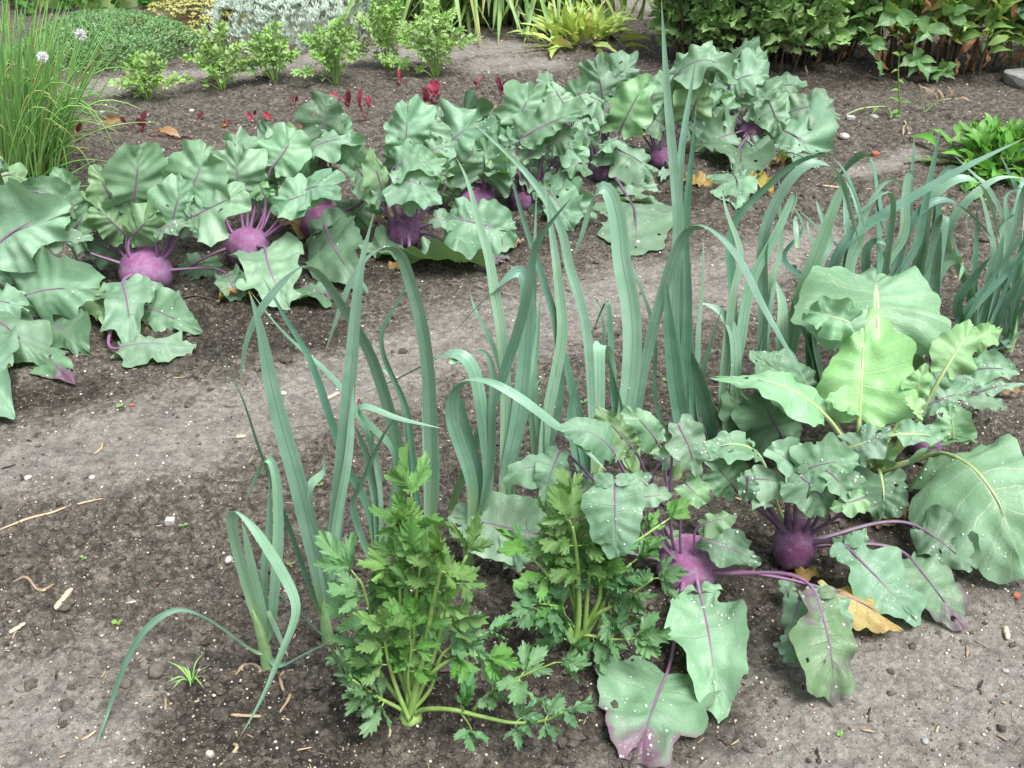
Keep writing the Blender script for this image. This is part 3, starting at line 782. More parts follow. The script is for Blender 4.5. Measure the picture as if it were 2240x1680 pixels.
kplant('kohlrabi_plant', 'kohlrabi whose round violet bulb is half hidden by one big round dewy leaf', 'kohlrabi', GK, 542, 541, 48, [
 (1, 1540, 1255, 1520, 945, 350, D(dyb=.03, dyt=.04, fz=.2, dew=2)),
 (1, 1560, 1030, 1480, 860, 270, D(dyb=.08, dyt=.12, fz=.3, dew=6)),
 (1, 1600, 1080, 1365, 970, 180, D(dyb=.06, dyt=.07, fz=.3, m='d', dew=2)),
 (1, 1920, 1260, 2160, 1190, 300, D(dyb=-.01, dyt=-.02, fz=.45, arch=.14, dew=16)),
 (1, 2040, 1240, 1765, 1330, 210, D(dyb=-.02, dyt=-.03, fz=.5, dew=8)),
 (4, 1710, -50, 1880, 345, 430, D(dyb=-.07, dyt=-.12, fz=.25, arch=.07, dew=34, ruf=.05)),
 (1, 1380, 1330, 1180, 1420, 140, D(dyb=.03, dyt=.02, fz=.5, dew=14)),
 (1, 1700, 1250, 1640, 1110, 160, D(dyb=.05, dyt=.06, fz=.3, m='y', dew=4)),
 (4, 1190, 90, 1430, 70, 130, D(dyb=0, dyt=0, fz=.75, m='d', dew=4)),
 (4, 1960, 200, 2140, 320, 200, D(dyb=-.05, dyt=-.07, fz=.7, m='d', dew=3)),
], extra=5, seed=3)
kplant('kohlrabi_plant', 'kohlrabi with a clear round violet bulb and a yellowing leaf at its left side', 'kohlrabi', GK, 705, 488, 47, [
 (1, 1880, 1140, 1760, 840, 320, D(dyb=.04, dyt=.06, fz=.3, dew=6)),
 (1, 1900, 1060, 1840, 830, 220, D(dyb=.06, dyt=.08, fz=.4, dew=8)),
 (2, -260, 1010, 150, 890, 260, D(dyb=.02, dyt=-.01, fz=.55, arch=.16, dew=16)),
 (2, 20, 900, 100, 1090, 170, D(dyb=-.01, dyt=-.02, fz=.3, dew=4, pet=False)),
 (2, -120, 960, 60, 800, 200, D(dyb=.05, dyt=.07, fz=.35, dew=4)),
 (2, 180, 1215, 10, 1000, 240, D(dyb=0, dyt=-.01, fz=.45, dew=28)),
 (5, -110, -170, 170, 260, 330, D(dyb=-.08, dyt=-.14, fz=.45, m='d', dew=14, ruf=.09)),
 (1, 2270, 1470, 2000, 1600, 210, D(dyb=-.06, dyt=-.08, fz=.4, dew=14)),
 (1, 1960, 1480, 1790, 1390, 180, D(dyb=.03, dyt=.02, fz=.6, m='yel', dew=0)),
 (2, 60, 1430, 210, 1250, 180, D(dyb=0, dyt=.01, fz=.4, dew=10)),
 (2, -40, 1330, 130, 1400, 150, D(dyb=.02, dyt=0, fz=.5, dew=18)),
], extra=6, seed=4)
kplant('kohlrabi_plant', 'smooth dark violet kohlrabi bulb sprouting many upright stalks, behind the tall leek arch', 'kohlrabi', GK, 884, 506, 42, [
 (2, 330, 1150, 620, 1260, 250, D(dyb=-.06, dyt=-.07, fz=.4, arch=.2, dew=4)),
 (2, 410, 1190, 400, 1350, 190, D(dyb=-.07, dyt=-.08, fz=.2, dew=2, pet=False)),
 (2, 400, 1000, 420, 660, 330, D(dyb=.03, dyt=.06, fz=.2, dew=8)),
 (2, 270, 1300, 180, 950, 190, D(dyb=-.02, dyt=-.02, fz=.1, m='y', dew=0)),
 (2, 345, 1070, 645, 1085, 240, D(dyb=-.02, dyt=-.03, fz=.4, arch=.22, dew=6)),
 (2, 730, 1410, 1120, 1480, 350, D(dyb=-.04, dyt=-.06, fz=.3, arch=.08, dew=36)),
 (5, 470, 20, 1010, 90, 210, D(dyb=-.08, dyt=-.08, fz=.7, m='d', dew=8, ruf=.13)),
 (5, 780, -40, 1050, 40, 190, D(dyb=-.05, dyt=-.08, fz=.7, m='p', dew=4)),
 (2, 640, 1130, 440, 1060, 160, D(dyb=.01, dyt=0, fz=.3, m='y', dew=8)),
 (2, 250, 1300, 180, 1200, 110, D(dyb=-.03, dyt=-.03, fz=.4, dew=10)),
 (2, 590, 1400, 720, 1450, 100, D(dyb=-.05, dyt=-.05, fz=.5, dew=14, pet=False)),
 (2, 380, 1600, 160, 1640, 170, D(dyb=-.06, dyt=-.05, fz=.7, m='d', dew=8)),
], extra=5, seed=5, bulbmat='bulbd')
kplant('kohlrabi_plant', 'kohlrabi with a broad violet bulb under the densest dewy leaf crown, mid row', 'kohlrabi', GK, 1041, 440, 44, [
 (2, 640, 990, 905, 760, 330, D(dyb=.03, dyt=.04, fz=.5, dew=60)),
 (2, 900, 1160, 930, 920, 340, D(dyb=-.02, dyt=-.01, fz=.4, dew=22)),
 (2, 930, 1090, 1125, 1110, 150, D(dyb=-.02, dyt=-.03, fz=.5, dew=16)),
 (2, 830, 790, 770, 680, 270, D(dyb=.10, dyt=.14, fz=.3, m='d', dew=4)),
 (2, 690, 1290, 790, 1140, 230, D(dyb=-.02, dyt=-.02, fz=.1, m='y', dew=0)),
 (2, 1060, 1010, 1085, 820, 170, D(dyb=.03, dyt=.05, fz=.3, dew=12)),
 (2, 600, 940, 640, 690, 200, D(dyb=.09, dyt=.12, fz=.4, dew=14)),
 (2, 690, 1060, 560, 960, 220, D(dyb=.0, dyt=-.01, fz=.4, dew=20)),
 (2, 1010, 900, 960, 720, 160, D(dyb=.08, dyt=.11, fz=.3, m='d', dew=4)),
], extra=6, seed=6, squash=.82)
kplant('kohlrabi_plant', 'kohlrabi with a small pointed dark bulb standing between two crossing leek tips', 'kohlrabi', GK, 1150, 436, 33, [
 (2, 1110, 830, 1240, 550, 310, D(dyb=.05, dyt=.08, fz=.35, dew=6)),
 (2, 1170, 880, 1580, 690, 230, D(dyb=-.02, dyt=-.03, fz=.45, arch=.08, dew=8)),
 (2, 1440, 690, 1335, 520, 160, D(dyb=.06, dyt=.09, fz=.3, dew=6)),
 (2, 1330, 940, 1490, 820, 140, D(dyb=-.03, dyt=-.03, fz=.2, m='d', dew=0)),
 (2, 1260, 1010, 1080, 890, 180, D(dyb=0, dyt=-.01, fz=.45, dew=26)),
 (2, 1200, 1060, 1120, 940, 180, D(dyb=0, dyt=0, fz=.2, m='d', dew=2)),
 (2, 1310, 1220, 1610, 1430, 370, D(dyb=-.03, dyt=-.08, fz=.3, dew=36)),
 (2, 1340, 1250, 1480, 1490, 260, D(dyb=-.05, dyt=-.09, fz=.4, dew=24)),
 (2, 1370, 1220, 1400, 1120, 150, D(dyb=-.01, dyt=0, fz=.4, dew=12)),
 (2, 1560, 1055, 1410, 1060, 140, D(dyb=0, dyt=0, fz=.5, m='d', dew=10)),
 (2, 1250, 1270, 1290, 1410, 110, D(dyb=-.03, dyt=-.05, fz=.3, m='d', dew=10)),
 (2, 1200, 1000, 1340, 960, 120, D(dyb=-.02, dyt=-.03, fz=.5, dew=14)),
], extra=6, seed=7, bulbmat='bulbd')
kplant('kohlrabi_plant', 'kohlrabi with a huge drooping pale leaf in front of its dusky bulb', 'kohlrabi', GK, 1323, 370, 33, [
 (2, 1680, 690, 1625, 395, 310, D(dyb=.04, dyt=.06, fz=.2, dew=2)),
 (2, 1720, 560, 1900, 390, 230, D(dyb=.06, dyt=.09, fz=.35, arch=.2, dew=2)),
 (2, 1790, 840, 1990, 480, 260, D(dyb=.0, dyt=.02, fz=.15, m='y', dew=0)),
 (2, 1770, 960, 2005, 1110, 260, D(dyb=-.05, dyt=-.07, fz=.3, m='g', dew=8)),
 (2, 1770, 900, 1660, 960, 120, D(dyb=-.05, dyt=-.05, fz=.4, dew=4)),
 (2, 1720, 1010, 1605, 1030, 90, D(dyb=-.05, dyt=-.05, fz=.3, m='d', dew=2)),
 (2, 1630, 760, 1480, 790, 120, D(dyb=0, dyt=-.01, fz=.5, dew=14)),
 (2, 1530, 830, 1645, 920, 130, D(dyb=-.02, dyt=-.03, fz=.3, dew=4)),
 (2, 1860, 1310, 1870, 1650, 520, D(dyb=-.07, dyt=-.10, fz=.2, arch=.07, dew=24, ruf=.06)),
 (2, 1740, 1150, 2030, 1250, 300, D(dyb=-.03, dyt=-.05, fz=.6, m='g', dew=40)),
 (2, 1700, 680, 1520, 600, 170, D(dyb=.03, dyt=.02, fz=.5, dew=10)),
 (2, 1640, 780, 1720, 700, 120, D(dyb=.01, dyt=.01, fz=.4, m='p', dew=8)),
], extra=6, seed=8, bulbmat='bulbd', petmat='petd')
kplant('kohlrabi_plant', 'tall kohlrabi whose dark bulb shows just left of the tallest leek leaf', 'kohlrabi', GK, 1446, 345, 26, [
 (2, 2090, 690, 2080, 490, 240, D(dyb=.03, dyt=.05, fz=.4, dew=6)),
 (2, 2065, 800, 1930, 730, 160, D(dyb=-.01, dyt=-.02, fz=.5, dew=16)),
 (3, -70, 520, 345, 560, 210, D(dyb=.05, dyt=.03, fz=.6, arch=.5, dew=6)),
 (3, 60, 760, 150, 510, 230, D(dyb=0, dyt=-.02, fz=.1, m='y', dew=0)),
 (3, -30, 540, 160, 320, 170, D(dyb=.08, dyt=.1, fz=.4, arch=.2, dew=4)),
 (2, 2060, 640, 2160, 500, 170, D(dyb=.06, dyt=.07, fz=.3, m='d', dew=2)),
 (2, 1960, 820, 1870, 760, 120, D(dyb=.03, dyt=.03, fz=.3, m='d', dew=3)),
 (3, 30, 830, 170, 720, 140, D(dyb=0, dyt=.01, fz=.4, dew=18)),
 (2, 2110, 1100, 2050, 1180, 90, D(dyb=-.02, dyt=-.03, fz=.4, dew=6)),
], extra=6, seed=9, bulbmat='bulbd', petmat='petd')
kplant('kohlrabi_plant', 'rightmost back-row kohlrabi, leaves arching over bare soil towards the shrubs', 'kohlrabi', GK, 1642, 290, 27, [
 (3, 320, 545, 570, 480, 150, D(dyb=.05, dyt=.03, fz=.6, arch=.16, dew=8)),
 (3, 430, 700, 640, 550, 210, D(dyb=.01, dyt=-.01, fz=.35, dew=4)),
 (3, 560, 640, 650, 860, 210, D(dyb=-.03, dyt=-.05, fz=.2, arch=.12, dew=12)),
 (3, 570, 590, 825, 540, 120, D(dyb=.08, dyt=.09, fz=.5, m='d', dew=4)),
 (3, 710, 720, 1020, 770, 200, D(dyb=.02, dyt=.03, fz=.5, arch=.28, dew=12)),
 (3, 680, 800, 905, 790, 210, D(dyb=.01, dyt=0, fz=.5, dew=30)),
 (3, 630, 830, 910, 980, 320, D(dyb=-.02, dyt=-.04, fz=.55, dew=60)),
 (3, 345, 860, 60, 980, 210, D(dyb=-.05, dyt=-.07, fz=.4, arch=.14, dew=14)),
 (3, 400, 900, 560, 1075, 260, D(dyb=-.06, dyt=-.09, fz=.3, dew=20)),
 (3, 390, 960, 400, 1170, 380, D(dyb=-.07, dyt=-.1, fz=.6, m='d', dew=30)),
 (3, 310, 1120, 350, 1350, 290, D(dyb=-.1, dyt=-.14, fz=.7, m='g', dew=44)),
 (3, 650, 980, 890, 1090, 190, D(dyb=-.05, dyt=-.08, fz=.6, dew=24)),
 (3, 300, 720, 260, 640, 160, D(dyb=-.01, dyt=-.01, fz=.4, dew=24)),
 (3, 450, 1180, 150, 1210, 200, D(dyb=-.1, dyt=-.1, fz=.8, m='d', dew=14)),
 (3, 200, 560, 330, 480, 150, D(dyb=.1, dyt=.12, fz=.4, dew=8)),
 (3, 640, 700, 560, 560, 140, D(dyb=.05, dyt=.07, fz=.3, m='d', dew=2)),
], extra=6, seed=10, bulbmat='bulbd', petmat='petd')

GN = 'kohlrabi and cabbage plants beside the celery'
kplant('kohlrabi_plant', 'front kohlrabi with a light violet bulb, big lobed leaf hanging below it', 'kohlrabi', GN, 1503, 1238, 68, [
 (9, 120, 530, 235, 1370, 540, D(dyb=-.07, dyt=-.17, fz=.35, arch=.09, sh='l', dew=44, ruf=.05, edge=.14)),
 (8, 2085, 1050, 1890, 1610, 740, D(dyb=-.2, dyt=-.3, fz=.7, arch=.06, m='p', sh='k', dew=46, ruf=.04, edge=.13)),
 (0, 1345, 1055, 1350, 1220, 390, D(dyb=-.16, dyt=-.2, fz=.25, arch=.1, dew=26, ruf=.04, edge=.05)),
 (5, 1750, 1270, 1345, 1110, 190, D(dyb=-.01, dyt=-.02, fz=.45, arch=.2, m='g', dew=4, ruf=.1)),
 (5, 1870, 1240, 1635, 965, 230, D(dyb=.04, dyt=.05, fz=.25, m='y', dew=4)),
 (5, 2030, 1200, 1810, 955, 190, D(dyb=.05, dyt=.06, fz=.3, dew=2)),
 (6, -20, 1085, 110, 1435, 250, D(dyb=-.02, dyt=-.03, fz=.3, dew=26)),
 (5, 1320, 1350, 1030, 1450, 190, D(dyb=0, dyt=-.01, fz=.4, arch=.14, dew=2)),
 (5, 1400, 1260, 1310, 1580, 210, D(dyb=-.01, dyt=-.02, fz=.3, dew=10)),
 (8, 1200, 140, 680, 30, 430, D(dyb=.02, dyt=.06, fz=.35, arch=.08, m='g', dew=10, ruf=.03, edge=.04)),
 (8, 1180, 150, 1070, 360, 230, D(dyb=0, dyt=-.02, fz=.4, dew=10, pet=False)),
 (5, 1900, 1560, 2130, 1530, 140, D(dyb=-.03, dyt=-.03, fz=.4, dew=4)),
 (5, 1960, 1480, 1850, 1420, 130, D(dyb=-.02, dyt=-.02, fz=.4, dew=10)),
 (9, 130, 80, 370, 20, 130, D(dyb=-.04, dyt=-.05, fz=.5, m='y', dew=6, ruf=.12)),
 (9, 130, 170, 525, 330, 230, D(dyb=-.02, dyt=-.03, fz=.4, m='d', dew=22)),
 (9, 880, 560, 980, 1265, 470, D(dyb=-.16, dyt=-.26, fz=.5, arch=.07, m='pp', sh='l', dew=18, ruf=.05)),
 (9, 830, 540, 1110, 700, 240, D(dyb=-.12, dyt=-.16, fz=.6, m='g', dew=10, pet=False)),
 (9, 770, 560, 680, 850, 170, D(dyb=-.14, dyt=-.17, fz=.5, m='g', dew=6, pet=False)),
 (9, 690, 800, 760, 1000, 170, D(dyb=-.2, dyt=-.22, fz=.6, m='d', dew=0, pet=False)),
 (9, 900, 485, 1440, 775, 230, D(dyb=-.08, dyt=-.13, fz=.6, arch=.1, m='yel', sh='l', dew=0, ruf=.07)),
 (5, 2060, 1330, 2210, 1250, 160, D(dyb=.02, dyt=.02, fz=.4, dew=14)),
 (6, 30, 1470, 150, 1600, 180, D(dyb=-.03, dyt=-.05, fz=.4, m='y', dew=10)),
 (8, 2040, 130, 2180, 190, 140, D(dyb=.02, dyt=.01, fz=.4, m='y', dew=4)),
 (5, 1560, 1520, 1700, 1400, 150, D(dyb=0, dyt=.01, fz=.35, dew=6)),
], seed=11, prs=.7, bulbmat='bulbl', squash=1.0)
kplant('kohlrabi_plant', 'front kohlrabi with a tall egg-shaped plum bulb and bare purple stalks', 'kohlrabi', GN, 1739, 1192, 47, [
 (9, 1090, 245, 1545, 735, 430, D(dyb=-.07, dyt=-.14, fz=.5, arch=.08, sh='l', dew=34, ruf=.06)),
 (9, 1480, 300, 1845, 765, 300, D(dyb=-.04, dyt=-.12, fz=.7, arch=.08, m='p', dew=3, ruf=.08)),
 (9, 1560, 110, 1900, 375, 270, D(dyb=.0, dyt=-.07, fz=.5, m='d', dew=8)),
 (6, 430, 1440, 740, 1500, 200, D(dyb=-.02, dyt=-.03, fz=.4, arch=.1, dew=6)),
 (6, 760, 1400, 550, 1240, 250, D(dyb=0, dyt=0, fz=.45, arch=.14, dew=4)),
 (6, 760, 1400, 1145, 1325, 280, D(dyb=-.02, dyt=-.03, fz=.5, arch=.18, dew=6, ruf=.1)),
 (6, 770, 1420, 970, 1645, 290, D(dyb=-.04, dyt=-.05, fz=.3, m='d', dew=16)),
 (6, 950, 1390, 1100, 1570, 160, D(dyb=-.05, dyt=-.05, fz=.3, dew=4)),
 (6, 1180, 1560, 960, 1620, 150, D(dyb=-.06, dyt=-.06, fz=.4, m='y', dew=4)),
 (6, 340, 1490, 170, 1290, 290, D(dyb=.02, dyt=.02, fz=.3, m='d', dew=6)),
 (6, 450, 1240, 130, 1280, 230, D(dyb=.05, dyt=.03, fz=.5, arch=.2, m='g', dew=8, pm='petg')),
 (6, 430, 1430, 400, 1585, 150, D(dyb=-.05, dyt=-.05, fz=.3, dew=16)),
 (6, 480, 1560, 590, 1600, 120, D(dyb=-.04, dyt=-.04, fz=.5, dew=8)),
 (9, 1090, 260, 975, 170, 110, D(dyb=-.05, dyt=-.05, fz=.4, dew=2, pet=False)),
 (9, 1140, 250, 1200, 95, 90, D(dyb=-.05, dyt=-.04, fz=.3, dew=1, pet=False)),
 (6, 1080, 1440, 1190, 1500, 160, D(dyb=-.04, dyt=-.04, fz=.4, m='d', dew=10)),
 (9, 690, 530, 640, 440, 110, D(dyb=-.1, dyt=-.09, fz=.5, m='g', dew=3, pet=False)),
], seed=12, squash=1.4, bulbmat='bulbd', petmat='petd')
kplant('cabbage_plant', 'pale green cabbage with very large light-veined leaves towering over the kohlrabi', 'cabbage', GN, 1905, 1030, 30, [
 (6, 1270, 450, 1260, 110, 860, D(dyb=.06, dyt=.20, fz=.36, arch=.12, m='c', sh='o', dew=10, ruf=.05, cup=-.03, edge=.05)),
 (6, 1090, 430, 800, 350, 270, D(dyb=.06, dyt=.08, fz=.2, m='c', sh='o', dew=4, pet=False)),
 (6, 1150, 1040, 1190, 340, 510, D(dyb=-.04, dyt=.09, fz=.35, arch=.06, m='cy', sh='o', dew=2, ruf=.045)),
 (6, 1150, 990, 920, 930, 140, D(dyb=-.03, dyt=-.05, fz=.5, m='cy', dew=4, pet=False)),
 (6, 925, 1020, 170, 790, 220, D(dyb=-.05, dyt=-.03, fz=.6, arch=.16, m='c', sh='o', dew=10, ruf=.08)),
 (6, 820, 860, 440, 600, 330, D(dyb=.05, dyt=.08, fz=.25, m='d', sh='o', dew=26, ruf=.03)),
 (6, 650, 1165, 500, 870, 470, D(dyb=.02, dyt=.06, fz=.25, m='d', sh='o', dew=6, pm='petd')),
 (6, 470, 1140, 310, 850, 260, D(dyb=.05, dyt=.08, fz=.25, m='d', sh='o', dew=0)),
 (6, 1700, 740, 1890, 445, 260, D(dyb=-.02, dyt=.03, fz=.2, m='cy', dew=2, ruf=.11)),
 (6, 1860, 560, 2060, 460, 150, D(dyb=.02, dyt=.03, fz=.5, m='cy', dew=6, pet=False, ruf=.14)),
 (6, 1510, 900, 1580, 690, 160, D(dyb=-.05, dyt=-.04, fz=.3, m='cy', dew=2)),
 (6, 1540, 1020, 1435, 930, 120, D(dyb=-.07, dyt=-.08, fz=.3, m='cy', sh='o', dew=0)),
 (6, 1470, 770, 1420, 515, 250, D(dyb=.06, dyt=.1, fz=.2, m='d', sh='o', dew=6)),
 (6, 1690, 1270, 2240, 2190, 780, D(dyb=-.08, dyt=-.24, fz=.42, arch=.36, m='c', sh='k2', dew=70, ruf=.07, cup=-.05, roll=-6, edge=.13)),
 (6, 1760, 1180, 1720, 960, 220, D(dyb=-.06, dyt=-.04, fz=.45, m='c', sh='o', dew=12, pet=False)),
 (6, 1080, 1240, 1370, 1120, 230, D(dyb=-.08, dyt=-.09, fz=.45, m='g', dew=40)),
 (6, 1400, 1150, 1730, 1190, 150, D(dyb=-.1, dyt=-.11, fz=.55, m='g', sh='o', dew=26)),
 (6, 1210, 1340, 1150, 1200, 130, D(dyb=-.05, dyt=-.05, fz=.3, m='cy', dew=0, ruf=.13)),
 (6, 1290, 1340, 1375, 1230, 150, D(dyb=-.05, dyt=-.06, fz=.3, m='cy', dew=0, ruf=.13)),
 (6, 1290, 1420, 1300, 1690, 340, D(dyb=-.1, dyt=-.16, fz=.4, m='d', dew=12, arch=.14)),
 (6, 1010, 1180, 960, 1320, 150, D(dyb=-.04, dyt=-.06, fz=.4, m='d', dew=6)),
], seed=13, bulb=False, petmat='petg', prs=1.15)
kplant('kohlrabi_plant', 'dewy kohlrabi behind the pale cabbage, with only a bit of its dark violet bulb showing', 'kohlrabi', GN, 2026, 975, 34, [
 (6, 1560, 980, 1890, 860, 250, D(dyb=.02, dyt=.04, fz=.35, m='g', dew=70)),
 (6, 1860, 740, 2195, 750, 170, D(dyb=.16, dyt=.14, fz=.5, arch=.14, dew=16)),
 (6, 1780, 790, 1920, 820, 130, D(dyb=.12, dyt=.1, fz=.5, dew=12)),
 (6, 1920, 880, 2235, 830, 90, D(dyb=.1, dyt=.1, fz=.7, dew=20)),
 (6, 1600, 860, 1700, 720, 150, D(dyb=.05, dyt=.06, fz=.3, dew=10)),
 (6, 1840, 960, 2120, 1000, 110, D(dyb=.02, dyt=.02, fz=.7, m='g', dew=10)),
 (6, 1440, 880, 1390, 760, 150, D(dyb=.06, dyt=.06, fz=.4, m='d', dew=16)),
], seed=14, bulbmat='bulbd', petmat='petd')
# ------------------------------------------------------------------ leeks
GL = 'leeks in the slanting row'
def leek(label, bx, by, leaves, seed, shaft=.07, sr=.011, extra=0):
    P = gp(bx, by); base = np.array([P[0], P[1], float(gz(P[0], P[1]))])
    root = thing('leek_plant', base, label, 'leek', GL)
    rr = np.random.default_rng(seed)
    top = base + np.array([rr.normal() * .006, rr.normal() * .006, shaft])
    C = crom(np.array([base - [0, 0, .02], base + [0, 0, shaft * .5], top + [0, 0, .03]]), 8)
    A = Acc(); A.add(*tube(C, sr * .78 * np.array([1.15, 1.1, 1.05, 1, .95, .85, .7, .45, .12]), 10)); A.build('shaft', M['shaft'], root, base)
    for i, lf in enumerate(leaves):
        w, pts = lf[0], lf[1]
        o = D(dy=None, m='leek', mix=.55, tw0=0, tw1=rr.normal() * 18, keel=.16, dew=0, blunt=False, root=True)
        if len(lf) > 2: o.update(lf[2])
        if o['dy'] is None: o['dy'] = rr.uniform(-.05, .07)
        n = len(pts); Q = []
        for j, p in enumerate(pts):
            f = (j + 1) / n
            q = at(*K(*p), base[1] + o['dy'] * f ** 1.5, .008); Q.append(q)
        if o['root']:
            b0 = base + [0, 0, shaft * .55]
            Q = [b0] + [q for q in Q]
        wm = w * KS * pxm(np.mean(Q, axis=0)) * (.95 if seed < 103 else .84)
        V, F, U, C = strap(np.array(Q), wm, seed * 50 + i, o['mix'], o['tw0'], o['tw1'], o['keel'], 48, 6, blunt=o['blunt'], smooth=9)
        A = Acc(); A.add(V, F, U)
        if o['dew']: drops(A, V, F, o['dew'], rr, .0008, .0025, 1)
        A.build('leaf', [M[o['m']], M['dew']], root, base)
    for i in range(extra):                # small inner leaves
        a = rr.uniform(0, 6.28); h = rr.uniform(.25, .5); s = rr.uniform(.03, .16)
        q = [base + [0, 0, shaft * .6], top + [math.cos(a) * .01, math.sin(a) * .01, .05], base + [math.cos(a) * s * .5, math.sin(a) * s * .5, h * .7], base + [math.cos(a) * s, math.sin(a) * s, h]]
        if rr.random() < .5: q.append(base + [math.cos(a) * (s + .1), math.sin(a) * (s + .1), h * .8])
        V, F, U, C = strap(np.array(q), rr.uniform(.016, .03), seed * 70 + i, .6, rr.normal() * 30, rr.normal() * 40, .16, 30, 6)
        A = Acc(); A.add(V, F, U); A.build('leaf', M[('leek', 'leekd', 'leekl')[i % 3]], root, base)
    return root
def c(k, *xy): return [(k, xy[i], xy[i + 1]) for i in range(0, len(xy), 2)]
leek('frontmost leek, one thin leaf arching left down to the soil', 586, 1466, [
 (62, c(7, 1700, 930, 1500, 790, 1330, 670, 1150, 605, 1000, 690, 870, 830, 760, 1090, 690, 1300, 620, 1520), D(dy=-.12, mix=.25, m='leekd', tw1=25)),
 (55, c(7, 1790, 985, 2000, 890, 2212, 800), D(dy=-.03, mix=.2)),
 (84, c(7, 1690, 780, 1590, 450, 1510, 150, 1490, 0, 1530, -45, 1620, 60, 1760, 270, 1900, 530, 1945, 620, 1870, 790, 1780, 1000, 1690, 1220, 1530, 1480), D(dy=-.13, mix=.6, m='leekl', tw1=35)),
 (78, c(7, 1745, 850, 1790, 300, 1800, 50) + c(4, 1785, 1400, 1735, 1290, 1680, 1370, 1580, 1590), D(dy=.05, mix=.8, m='leekl', dew=4)),
 (72, c(7, 1720, 800, 1640, 450, 1590, 200, 1560, 60), D(dy=.0, mix=.7, m='leekl')),
 (70, c(7, 1720, 820, 1710, 400, 1740, 100) + c(4, 1740, 1400), D(dy=.03, m='leek')),
 (36, c(7, 1730, 640, 1800, 800, 1860, 940), D(dy=-.04, root=False)),
], 101, .10, .012)
leek('second leek from the front, tall straight leaves leaning left above bare soil', 718, 1405, [
 (80, c(7, 2090, 700, 1980, 400, 1880, 100) + c(4, 1740, 1400, 1640, 1120, 1560, 880, 1450, 700, 1380, 505), D(dy=-.02, m='leekd', mix=.5)),
 (128, c(7, 2110, 620, 2010, 180) + c(4, 1920, 1450, 1830, 1150, 1745, 820, 1710, 620, 1660, 380, 1605, 225), D(dy=.03, mix=.75, tw1=0)),
 (112, c(7, 2130, 600, 2150, 300) + c(5, -10, 1450, 40, 900, 75, 500, 100, 200, 130, 0) + c(2, 200, 1375), D(dy=.05, mix=.85, tw1=10)),
 (48, c(7, 2090, 790, 1950, 660, 1700, 430, 1580, 280), D(dy=-.05, m='leekd', mix=.3)),
 (90, c(7, 2140, 500, 2160, 100) + c(5, 30, 1300, 50, 1050, 70, 820), D(dy=.0, m='leekl')),
 (95, c(7, 2120, 560, 2060, 200) + c(4, 1990, 1500, 2100, 1400, 2085, 1260), D(dy=.01, m='leekl', mix=.7)),
], 102, .09, .012)
leek('third leek from the front, behind the celery, with a folded-over leaf and thread-like end', 835, 1335, [
 (64, c(5, 160, 1600, 20, 1380) + c(4, 2212, 1300, 2140, 1080, 2060, 820, 1970, 600, 1850, 420, 1760, 250, 1690, 130), D(dy=.02, mix=.6, m='leekd')),
 (55, c(5, 240, 1600, 200, 1250, 60, 950) + c(4, 2212, 860, 2080, 720, 1950, 610, 1800, 470, 1610, 220), D(dy=.04, mix=.5)),
 (118, c(5, 370, 1500, 350, 1150, 280, 900, 200, 650, 120, 480, 0, 330) + c(4, 2090, 100, 1970, -5, 1850, 130, 1740, 240, 1620, 430, 1560, 640, 1550, 850), D(dy=-.04, mix=.75, tw0=0, tw1=30)),
 (60, c(5, 60, 1640, 100, 1500, 190, 1300, 270, 1130, 370, 1010), D(dy=-.03, m='leekd')),
 (46, c(5, 240, 1600, 200, 1300, 188, 1040), D(dy=.0, m='leekl')),
 (80, c(5, 220, 1640, 150, 1280, 70, 1080), D(dy=.02)),
 (70, c(5, 340, 1310, 250, 1180, 120, 1040, 80, 970, 150, 955, 300, 1030, 450, 1070, 655, 1115), D(dy=-.06, mix=.3, m='leek', dew=10)),
], 103, .08, .012)
leek('fourth leek from the front, its broad leaf making the high rounded arch', 935, 1290, [
 (118, c(5, 575, 1560, 575, 1150, 560, 750, 515, 420, 435, 130, 375, 0) + c(2, 400, 1600, 310, 1560, 210, 1590, 130, 1652) + c(5, 70, 110, 0, 270) + c(4, 2090, 650), D(dy=-.03, mix=.8, tw1=20, dew=5)),
 (52, c(5, 460, 1400, 420, 1000, 330, 800, 265, 650, 240, 520, 290, 390, 390, 250, 440, 50), D(dy=.02, mix=.7, m='leekd', tw1=60)),
 (46, c(5, 430, 1400, 400, 1050, 345, 820, 240, 715, 110, 760), D(dy=.04, mix=.4, m='leekl')),
 (66, c(5, 540, 1500, 530, 1100, 520, 680), D(dy=.0, m='leekl')),
 (90, c(5, 590, 1500, 590, 1150, 580, 850), D(dy=.03, m='leek')),
], 104, .08, .012)
leek('fifth leek from the front, one leaf bent left, another arching right onto kohlrabi leaves', 1025, 1245, [
 (125, c(5, 925, 1500, 915, 1200, 870, 900, 840, 720, 760, 625, 660, 640, 540, 700, 330, 810, 90, 905), D(dy=.06, mix=.35, tw1=-10, dew=5)),
 (72, c(5, 950, 1400, 965, 1000, 975, 760, 940, 640, 890, 605, 815, 630), D(dy=.05, mix=.5, m='leek')),
 (112, c(5, 840, 1500, 760, 1250, 690, 1050, 690, 890, 755, 790, 870, 765, 1000, 815, 1150, 910, 1300, 1030, 1500, 1190, 1650, 1330, 1700, 1385), D(dy=-.10, mix=.45, tw0=0, tw1=-15, dew=12)),
 (70, c(5, 700, 700, 740, 660, 690, 600), D(dy=.05, root=False, m='leekl')),
 (90, c(5, 880, 1500, 820, 1200, 740, 900, 700, 820), D(dy=.05, m='leekd')),
], 105, .08, .012)
